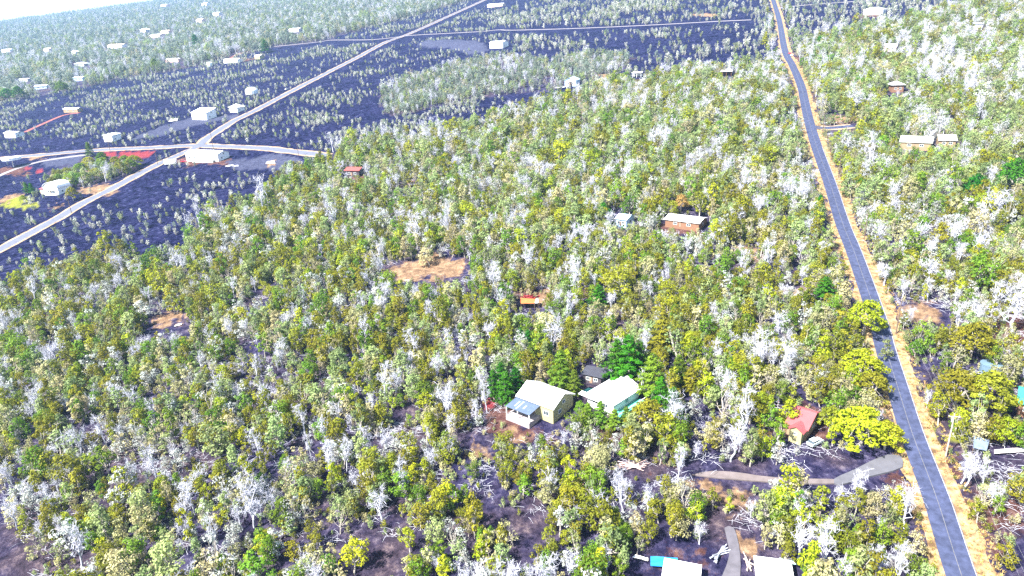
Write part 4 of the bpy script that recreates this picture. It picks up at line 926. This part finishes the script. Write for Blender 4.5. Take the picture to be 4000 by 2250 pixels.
# ------------------------------------------------------------------ the woods
SPX = np.array([[t[2], t[3], WD[t[0]] * t[5] * t[6]] for t in TREES])
def grid_points(r0, r1, cell, azlim=math.radians(42)):
    n = int(r1 * 2 / cell) + 2; m = int((r1 - r0 * .5) / cell) + 2
    x0, y0 = -r1, r0 * .6
    X, Y = np.meshgrid(np.arange(n), np.arange(m)); X = (x0 + (X + rng.random(X.shape)) * cell).ravel(); Y = (y0 + (Y + rng.random(Y.shape)) * cell).ravel()
    r = np.hypot(X, Y); k = (r >= r0) & (r < r1) & (np.abs(np.arctan2(X, Y)) < azlim); X, Y = X[k], Y[k]
    u, v, d = proj(X, Y, plane_z(X, Y)); k = (u > -90) & (u < W0 + 90) & (v < H0 + 130) & (v > -80); return X[k], Y[k]
bands = [(70, 330, 3.15), (330, 620, 3.5), (620, 1100, 4.4), (1100, 1800, 6.2), (1800, 2900, 8.5), (2900, 4700, 12.5)]
PT = []
for r0, r1, cell in bands:
    x, y = grid_points(r0, r1, cell); n = len(x); r = np.hypot(x, y)
    lava = any_in(LAVA, x, y, 5) & ~any_in(ISLES, x, y, 3)
    clear = any_in(DRY + RED, x, y, 2.) | any_in(PAD, x, y, 1.)
    bare = any_in(BARE, x, y, 3)
    u, v, d = proj(x, y, plane_z(x, y))
    den = np.where(lava, 0., 1.)
    gap = fbm(x / 16, y / 16, 51, 3)                # natural openings
    low = smooth(900, 1300, v) * smooth(1700, 600, u)
    den = den * np.where(gap < .30 + .11 * low, .18, .95 - .1 * low)
    den = np.where(clear, den * .10, np.where(bare, den * .42, den))
    keepm = rng.random(n) < den
    x, y = x[keepm], y[keepm]; rd = road_dist(x, y); q = rd > 2.2; x, y = x[q], y[q]
    for fx, fy, fr in FLATS:
        q = np.hypot(x - fx, y - fy) > fr * .78; x, y = x[q], y[q]
    for sx, sy, sw in SPX:
        q = np.hypot(x - sx, y - sy) > sw * .75; x, y = x[q], y[q]
    z = hz(x, y); n = len(x); u, v, d = proj(x, y, z)
    m = fbm(x / 45, y / 45, 61, 2); m2 = fbm(x / 14, y / 14, 71, 2); c = rng.random(n)
    deadp = .17 + .20 * smooth(.45, .65, m) + .10 * smooth(1000, 1400, v) * smooth(1500, 300, u) + .10 * smooth(1900, 2300, u) * smooth(500, 200, v)
    deadp = deadp * (.35 + 1.5 * smooth(.42, .68, fbm(x / 9, y / 9, 77, 2)))
    kind = np.where(c < deadp * .5, 'dead', np.where(c < deadp + .16, 'sparse', np.where(c < .80, 'leafy', 'slim')))
    isl = any_in(ISLES[:1], x, y, 3); farw = (r[keepm][:0].size == 0) & (np.hypot(x, y) > 1000)
    scl = np.clip(np.exp(rng.normal(0., .26, n)), .5, 1.7) * (1 + .15 * (m2 - .5)); scl = scl * np.where(rng.random(n) < .05, 1.25, 1.)
    scl = np.where(isl, scl * .72, scl); scl = np.where(v < 650, scl * 1.15, scl); scl = np.where(v < 420, scl * 1.1, scl); scl = np.where(np.hypot(x, y) > 1000, scl * 1.25, scl)
    PT.append((x, y, z, scl, kind, m, isl))
X_, Y_, Z_, S_, K_, M_, I_ = [np.concatenate([p[i] for p in PT]) for i in range(7)]
ok = view_ok(X_, Y_, Z_, 6.8 * S_, 2.2 * S_)
X_, Y_, Z_, S_, K_, M_, I_ = X_[ok], Y_[ok], Z_[ok], S_[ok], K_[ok], M_[ok], I_[ok]
U_, V_, D_ = proj(X_, Y_, Z_)
cc = rng.random(len(X_)); COL = np.where(cc < .42, 'olive', np.where(cc < .60, 'green', np.where(cc < .73, 'yellow-green', np.where(cc < .92, 'grey-green', 'straw-coloured'))))
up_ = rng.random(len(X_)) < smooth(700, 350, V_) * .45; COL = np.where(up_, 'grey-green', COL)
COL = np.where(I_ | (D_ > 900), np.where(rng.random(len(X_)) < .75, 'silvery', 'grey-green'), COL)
COL = np.where(K_ == 'sparse', np.where(cc < .45, 'pale', np.where(cc < .75, 'straw-coloured', 'grey-green')), COL)
print('woods', len(X_), {k: int((K_ == k).sum()) for k in set(K_)})
order = np.argsort(D_)
inview = (U_ > -6) & (U_ < W0 + 6) & (V_ < H0 + 25) & (V_ > 0)
LIMIT = dict(leafy=240, slim=60, sparse=220, dead=260); got = dict.fromkeys(LIMIT, 0); single = np.zeros(len(X_), bool)
for i in order:
    k = K_[i]
    if inview[i] and got[k] < LIMIT[k]: got[k] += 1; single[i] = True

LM = [('the yellow house', 1365, 1030), ('the white hip roof', 1540, 990), ('the red roof', 2015, 1085), ('the paved driveway', 2190, 1185), ('the blue tarp', 1690, 1425), ('the ochre clearing', 1190, 1115),
      ('the bottom left corner', 40, 1420), ('the left edge', 0, 1130), ('the right edge', 2570, 1250), ('the dirt path', 1850, 1200), ('the branch pile', 1590, 1185), ('the shade canopy', 2465, 1130), ('the bottom yard', 1840, 1390), ('the orange tarp', 1330, 765), ('the pale near pole', 2380, 1140)]
SIZEW = lambda s: 'small' if s < .85 else 'tall' if s > 1.12 else 'middling'
KW = dict(leafy='leafy tree', slim='slim leafy tree', sparse='half-bare tree', dead='bare dead tree')
labs = {}
TEN = ['at the very edge', 'one tenth', 'two tenths', 'three tenths', 'four tenths', 'halfway', 'six tenths', 'seven tenths', 'eight tenths', 'nine tenths', 'all']
def tenths(u, v): return '%s across, %s up' % (TEN[max(1, min(9, round(u / W0 * 10)))], TEN[max(1, min(9, round((H0 - v) / H0 * 10)))])
def where(u, v):
    best = min(LM, key=lambda l: (l[1] - u) ** 2 + (l[2] - v) ** 2); dx, dy = u - best[1], v - best[2]; d = math.hypot(dx, dy)
    if d > 190: return tenths(u, v)
    if abs(dx) > abs(dy) * 1.2: rel = 'left of' if dx < 0 else 'right of'
    else: rel = 'above' if dy < 0 else 'below'
    if 'edge' in best[0] or 'corner' in best[0]: return ('close to ' if d < 90 else 'not far from ') + best[0]
    return ('just ' if d < 90 else '') + rel + ' ' + best[0]
def place(kind, colour, x, y, z, s, wf, rot, label, cat='tree', group=None, pi=None):
    name = dict(leafy='leafy_tree', slim='leafy_tree', sparse='half_bare_tree', dead='dead_tree', conifer='conifer_tree', feather='feathery_tree', broad='spreading_tree', shrub='lava_shrub')[kind]
    L_ = PROTO[kind]; T, C, tm, cm = L_[(int(abs(x) * 7 + abs(y) * 3) if pi is None else pi) % len(L_)]
    r = empty(name, (x, y, z), rot, label, cat, group); r.scale = (s * wf, s * wf, s)
    a = bpy.data.objects.new('trunk', tm); a.parent = r; col.objects.link(a)
    b = bpy.data.objects.new(PART2.get(kind, 'crown'), cm); b.parent = r; col.objects.link(b)
    if kind != 'dead':
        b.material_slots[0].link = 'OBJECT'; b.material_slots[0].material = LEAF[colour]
    return r
for t in TREES:
    lab = t[8]; grp = None
    if lab.startswith('G:'): lab = lab[2:]; grp = 'trees of the grove' if 'grove' in lab else 'feathery trees at the lava edge'
    place(t[0], t[1], t[2], t[3], t[4], t[5], t[6], t[7], lab, 'tree', grp)
pend = []
for i in np.where(single)[0]:
    k, c = K_[i], COL[i]; cw_ = 'white' if k == 'dead' else c
    lab = '%s %s %s %s' % (SIZEW(S_[i]), cw_, KW[k], where(U_[i], V_[i])); pend.append((i, lab)); labs.setdefault(lab, []).append(i)
ORD = ['nearest', 'second nearest', 'third nearest', 'fourth nearest']
for i, lab in pend:
    mates = labs[lab]
    if 1 < len(mates) <= 3:
        mates_s = sorted(mates, key=lambda j: D_[j]); w = mates_s.index(i); lab = lab + ', ' + (ORD[w] if w < len(mates_s) - 1 else 'farthest') + ' such'
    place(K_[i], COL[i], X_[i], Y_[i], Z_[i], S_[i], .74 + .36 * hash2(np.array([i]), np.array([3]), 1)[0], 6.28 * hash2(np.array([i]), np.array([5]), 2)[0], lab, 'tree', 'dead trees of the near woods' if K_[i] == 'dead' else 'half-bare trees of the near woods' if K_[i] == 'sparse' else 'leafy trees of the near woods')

# ------------------------------------------------------------------ shrubs on the lava
SH = []
for r0, r1, cell in [(150, 620, 3.6), (620, 1300, 5.0), (1300, 2600, 8.)]:
    x, y = grid_points(r0, r1, cell); lava = any_in(LAVA, x, y, 5) & ~any_in(ISLES, x, y, 3); x, y = x[lava], y[lava]
    u, v, d = proj(x, y, plane_z(x, y))
    nz = fbm(x / 38, y / 38, 81, 3); st = fbm(x / 11, y / 11, 91, 2)
    den = .42 * smooth(.44, .62, nz) + .035
    den = np.where((v > 410) & (v < 700) & (u < 800), den * .62, den); den = np.where((v < 350) & (u < 1250), den * 1.8 + .03, den); den = np.where((u > 1250) & (v < 230), den * 1.1 + .05, den); den = np.where((u > 1900) & (v < 130), .42, den)
    den = den * np.where(st > .42, 1.15, .5) * np.where(any_in(PAD + RED, x, y, 1), .02, 1)
    q = rng.random(len(x)) < den; x, y = x[q], y[q]; q = road_dist(x, y) > 2.; x, y = x[q], y[q]
    for fx, fy, fr in FLATS:
        q = np.hypot(x - fx, y - fy) > fr * .8; x, y = x[q], y[q]
    for sx, sy, sw in SPX:
        q = np.hypot(x - sx, y - sy) > sw * .7; x, y = x[q], y[q]
    s = (.75 + .85 * rng.random(len(x))); u, v, d = proj(x, y, plane_z(x, y)); s = s * np.where((u > 1250) & (v < 240), 1.1 + .9 * rng.random(len(x)) ** 2, 1.) * np.where(d > 900, 1.15, 1); SH.append((x, y, hz(x, y), s))
x, y, z, s = [np.concatenate([q[i] for q in SH]) for i in range(4)]
ok = view_ok(x, y, z, 2.7 * s, .9 * s); x, y, z, s = x[ok], y[ok], z[ok], s[ok]
u, v, d = proj(x, y, z); print('shrubs', len(x))
iv = (u > 0) & (u < W0) & (v < H0) & (v > 0); o_ = np.argsort(d); o_ = o_[iv[o_]][:260]; shs = np.zeros(len(x), bool); shs[o_] = True
SHC = np.where(rng.random(len(x)) < .6, 'ashen', 'silvery'); SHC = np.where(rng.random(len(x)) < .2, 'grey-green', SHC)
for i in o_:
    place('shrub', SHC[i], x[i], y[i], z[i], s[i], 1.1, 6.28 * hash2(np.array([i]), np.array([7]), 2)[0], '%s %s sapling on lava, %s' % ('small' if s[i] < 1. else 'middling' if s[i] < 1.3 else 'large', SHC[i], tenths(u[i], v[i])), 'shrub', 'saplings on the lava')

# ------------------------------------------------------------------ masses: the rest of the woods, by geometry nodes
def scatter(name, label, x, y, z, s, wf, rot, vid, shapes):
    me = bpy.data.meshes.new(name); n = len(x); me.vertices.add(n); me.vertices.foreach_set('co', np.stack([x, y, z], 1).astype(np.float32).ravel())
    a = me.attributes.new('rot', 'FLOAT_VECTOR', 'POINT'); a.data.foreach_set('vector', np.stack([x * 0, x * 0, rot], 1).astype(np.float32).ravel())
    a = me.attributes.new('siz', 'FLOAT_VECTOR', 'POINT'); a.data.foreach_set('vector', np.stack([s * wf, s * wf, s], 1).astype(np.float32).ravel())
    a = me.attributes.new('vid', 'INT', 'POINT'); a.data.foreach_set('value', vid.astype(np.int32))
    ob = bpy.data.objects.new(name, me); col.objects.link(ob); tag(ob, label, None, None, 'stuff')
    g = bpy.data.node_groups.new(name, 'GeometryNodeTree'); N = g.nodes.new; L = g.links.new
    g.interface.new_socket('Geometry', in_out='INPUT', socket_type='NodeSocketGeometry'); g.interface.new_socket('Geometry', in_out='OUTPUT', socket_type='NodeSocketGeometry')
    gi, go = N('NodeGroupInput'), N('NodeGroupOutput'); joins = []
    for q, me_p in enumerate(shapes):
        po = bpy.data.objects.new('shape', me_p)
        oi = N('GeometryNodeObjectInfo'); oi.inputs['Object'].default_value = po
        ip = N('GeometryNodeInstanceOnPoints'); L(gi.outputs[0], ip.inputs['Points']); L(oi.outputs['Geometry'], ip.inputs['Instance'])
        va = N('GeometryNodeInputNamedAttribute'); va.data_type = 'INT'; va.inputs['Name'].default_value = 'vid'
        eq = N('FunctionNodeCompare'); eq.data_type = 'INT'; eq.operation = 'EQUAL'; L(va.outputs['Attribute'], eq.inputs[2]); eq.inputs[3].default_value = q; L(eq.outputs[0], ip.inputs['Selection'])
        ra = N('GeometryNodeInputNamedAttribute'); ra.data_type = 'FLOAT_VECTOR'; ra.inputs['Name'].default_value = 'rot'; er = N('FunctionNodeEulerToRotation'); L(ra.outputs['Attribute'], er.inputs[0]); L(er.outputs[0], ip.inputs['Rotation'])
        sa = N('GeometryNodeInputNamedAttribute'); sa.data_type = 'FLOAT_VECTOR'; sa.inputs['Name'].default_value = 'siz'; L(sa.outputs['Attribute'], ip.inputs['Scale'])
        joins.append(ip)
    jn = N('GeometryNodeJoinGeometry')
    for ip in joins: L(ip.outputs[0], jn.inputs[0])
    L(jn.outputs[0], go.inputs[0]); md = ob.modifiers.new('scatter', 'NODES'); md.node_group = g
    return ob
def joined(T, C, m0, m1):
    mb = MB(); mb.v = T.v + C.v; o = len(T.v); mb.f = T.f + [tuple(i + o for i in f) for f in C.f]; mb.m = [0] * len(T.f) + [1] * len(C.f); return mb.mesh('tree_shape', [m0, m1])
def mass(name, label, kinds, sel, cols):
    shapes = []; key = {}
    for k in kinds:
        for pi, (T, C, _, _) in enumerate(PROTO[k]):
            for c in (cols if k != 'dead' else ['x']):
                key[(k, pi, c)] = len(shapes); shapes.append(joined(T, C, BARK if k != 'dead' else DEAD, LEAF[c] if k != 'dead' else DEAD))
    ii = np.where(sel)[0]; h1 = hash2(ii, ii * 0 + 3, 4)
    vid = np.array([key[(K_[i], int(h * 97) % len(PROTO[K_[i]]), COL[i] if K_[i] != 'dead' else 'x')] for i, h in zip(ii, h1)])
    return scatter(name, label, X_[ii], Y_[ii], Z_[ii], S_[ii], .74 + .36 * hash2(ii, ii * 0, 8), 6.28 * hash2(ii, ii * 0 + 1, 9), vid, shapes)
rest = ~single
mass('woodland', 'mass of leafy trees covering the slope', ['leafy', 'slim'], rest & ((K_ == 'leafy') | (K_ == 'slim')), ['olive', 'green', 'yellow-green', 'grey-green', 'straw-coloured', 'silvery'])
mass('half_bare_woodland', 'mass of half-bare pale trees among the woods', ['sparse'], rest & (K_ == 'sparse'), ['pale', 'straw-coloured', 'grey-green', 'silvery'])
mass('dead_woodland', 'mass of white dead trees scattered through the woods', ['dead'], rest & (K_ == 'dead'), ['x'])
q = ~shs; ii = np.where(q)[0]; shp = [joined(T, C, BARK, LEAF[c]) for (T, C, _, _) in PROTO['shrub'] for c in ('silvery', 'grey-green', 'ashen')]
ci = np.array([{'silvery': 0, 'grey-green': 1, 'ashen': 2}[c] for c in SHC[ii]]); scatter('lava_saplings', 'mass of pale saplings dotted over the lava', x[ii], y[ii], z[ii], s[ii], 1.1, 6.28 * hash2(ii, ii * 0 + 2, 3), (hash2(ii, ii * 0, 6) * 4.99).astype(int) * 3 + ci, shp)

# low understorey: pale fern, twigs and bushes on the forest floor
gx, gy = grid_points(130, 460, 1.9); q = ~(any_in(LAVA, gx, gy, 5)); gx, gy = gx[q], gy[q]
den = np.where(fbm(gx / 7, gy / 7, 111, 2) > .45, .6, .14); q = (rng.random(len(gx)) < den) & (road_dist(gx, gy) > 2.0); gx, gy = gx[q], gy[q]
for fx, fy, fr in FLATS:
    q = np.hypot(gx - fx, gy - fy) > fr * .8; gx, gy = gx[q], gy[q]
q = ~any_in(DRY[:8], gx, gy, 2); gx, gy = gx[q], gy[q]
gz = hz(gx, gy); gs = .22 + .3 * rng.random(len(gx)); q = view_ok(gx, gy, gz, 1.6 * gs, .6 * gs); gx, gy, gz, gs = gx[q], gy[q], gz[q], gs[q]
def litter(seed):
    random.seed(seed); B = MB()
    for _ in range(22):
        p = np.array([random.gauss(0, 1.4), random.gauss(0, 1.4), random.uniform(.1, .5)]); a = random.uniform(0, 6.28); L_ = random.uniform(.8, 3.); B.tube([p, p + np.array([math.cos(a) * L_ * .5, math.sin(a) * L_ * .5, random.uniform(0, .4)]), p + np.array([math.cos(a) * L_, math.sin(a) * L_, random.uniform(-.2, .3)])], [.035, .03, .012], 3, False)
    return B.mesh('fallen_twigs', DEAD)
us = [joined(T, C, BARK, LEAF[c]) for (T, C, _, _) in PROTO['shrub'][:3] for c in ('grey-green', 'olive', 'straw-coloured')] + [litter(1), litter(2), litter(3)]
vid = (rng.random(len(gx)) * 9).astype(int); tw_ = rng.random(len(gx)) < .2; vid = np.where(tw_, 9 + (rng.random(len(gx)) * 3).astype(int), vid); gs = np.where(tw_, .6 + gs, gs * 1.9)
q = ~(tw_ & (road_dist(gx, gy) < 5.5)); gx, gy, gz, gs, vid = gx[q], gy[q], gz[q], gs[q], vid[q]
scatter('undergrowth', 'low bushes and pale fallen twigs covering the forest floor', gx, gy, gz, gs, 1.2, 6.28 * rng.random(len(gx)), vid, us)
# dry grass tufts along the main road verge
P, w = ROADS['main_road']; T_ = np.gradient(P, axis=0); T_ /= np.linalg.norm(T_, axis=1)[:, None]; Nn = np.stack([-T_[:, 1], T_[:, 0]], 1); n = 4200
k = (rng.random(n) ** 1.6 * 170).astype(int); off = (w / 2 + .15 + rng.random(n) ** .8 * 4.6) * np.where(rng.random(n) < .62, -1, 1); off = np.where(off > 4.6, off * .8, off)
gp = P[k] + Nn[k] * off[:, None] + T_[k] * (rng.random(n)[:, None] * 3)
def tuft(seed):
    random.seed(seed); B = MB()
    for _ in range(16):
        a = random.uniform(0, 6.28); r = random.uniform(.05, .3); p = np.array([math.cos(a) * r * .6, math.sin(a) * r * .6, 0]); t = p + np.array([math.cos(a) * r * 1.2, math.sin(a) * r * 1.2, random.uniform(.2, .45)]); b = np.array([-math.sin(a), math.cos(a), 0]) * .035; B.face([p - b, p + b, t])
    return B
tm_ = [tuft(i).mesh('grass_tuft', leafmat('grass_dry', (.28, .17, .06), (.58, .42, .18), .2)) for i in range(3)] + [tuft(9).mesh('grass_tuft', leafmat('grass_yellow', (.26, .25, .05), (.50, .46, .14), .2))]
scatter('dry_grass', 'tufts of dry orange grass along the road verge', gp[:, 0], gp[:, 1], plane_z(gp[:, 0], gp[:, 1]) + .04, .7 + rng.random(n) * .9, 1., 6.28 * rng.random(n), (rng.random(n) * 4).astype(int), tm_)

# ------------------------------------------------------------------ haze
zmax = float(max(GZ.max(), CAM[2])) + 25; zmin = float(GZ.min()) - 2
hb = MB().box(float(GX.min()) - 20, float(GX.max()) + 20, -60, float(GY.max()) + 20, zmin, zmax)
hm = bpy.data.materials.new('haze_air'); hm.use_nodes = True; t = hm.node_tree; t.nodes.clear(); o = t.nodes.new('ShaderNodeOutputMaterial'); pv = t.nodes.new('ShaderNodeVolumePrincipled')
pv.inputs['Color'].default_value = (.40, .66, 1, 1); pv.inputs['Density'].default_value = HAZE_DENSITY; pv.inputs['Anisotropy'].default_value = .2; t.links.new(pv.outputs[0], o.inputs['Volume'])
tag(hb.build('haze', hm), 'pale blue haze over the slope', None, None, 'stuff')
print('zmax', zmax, zmin, 'objects', len(col.objects))
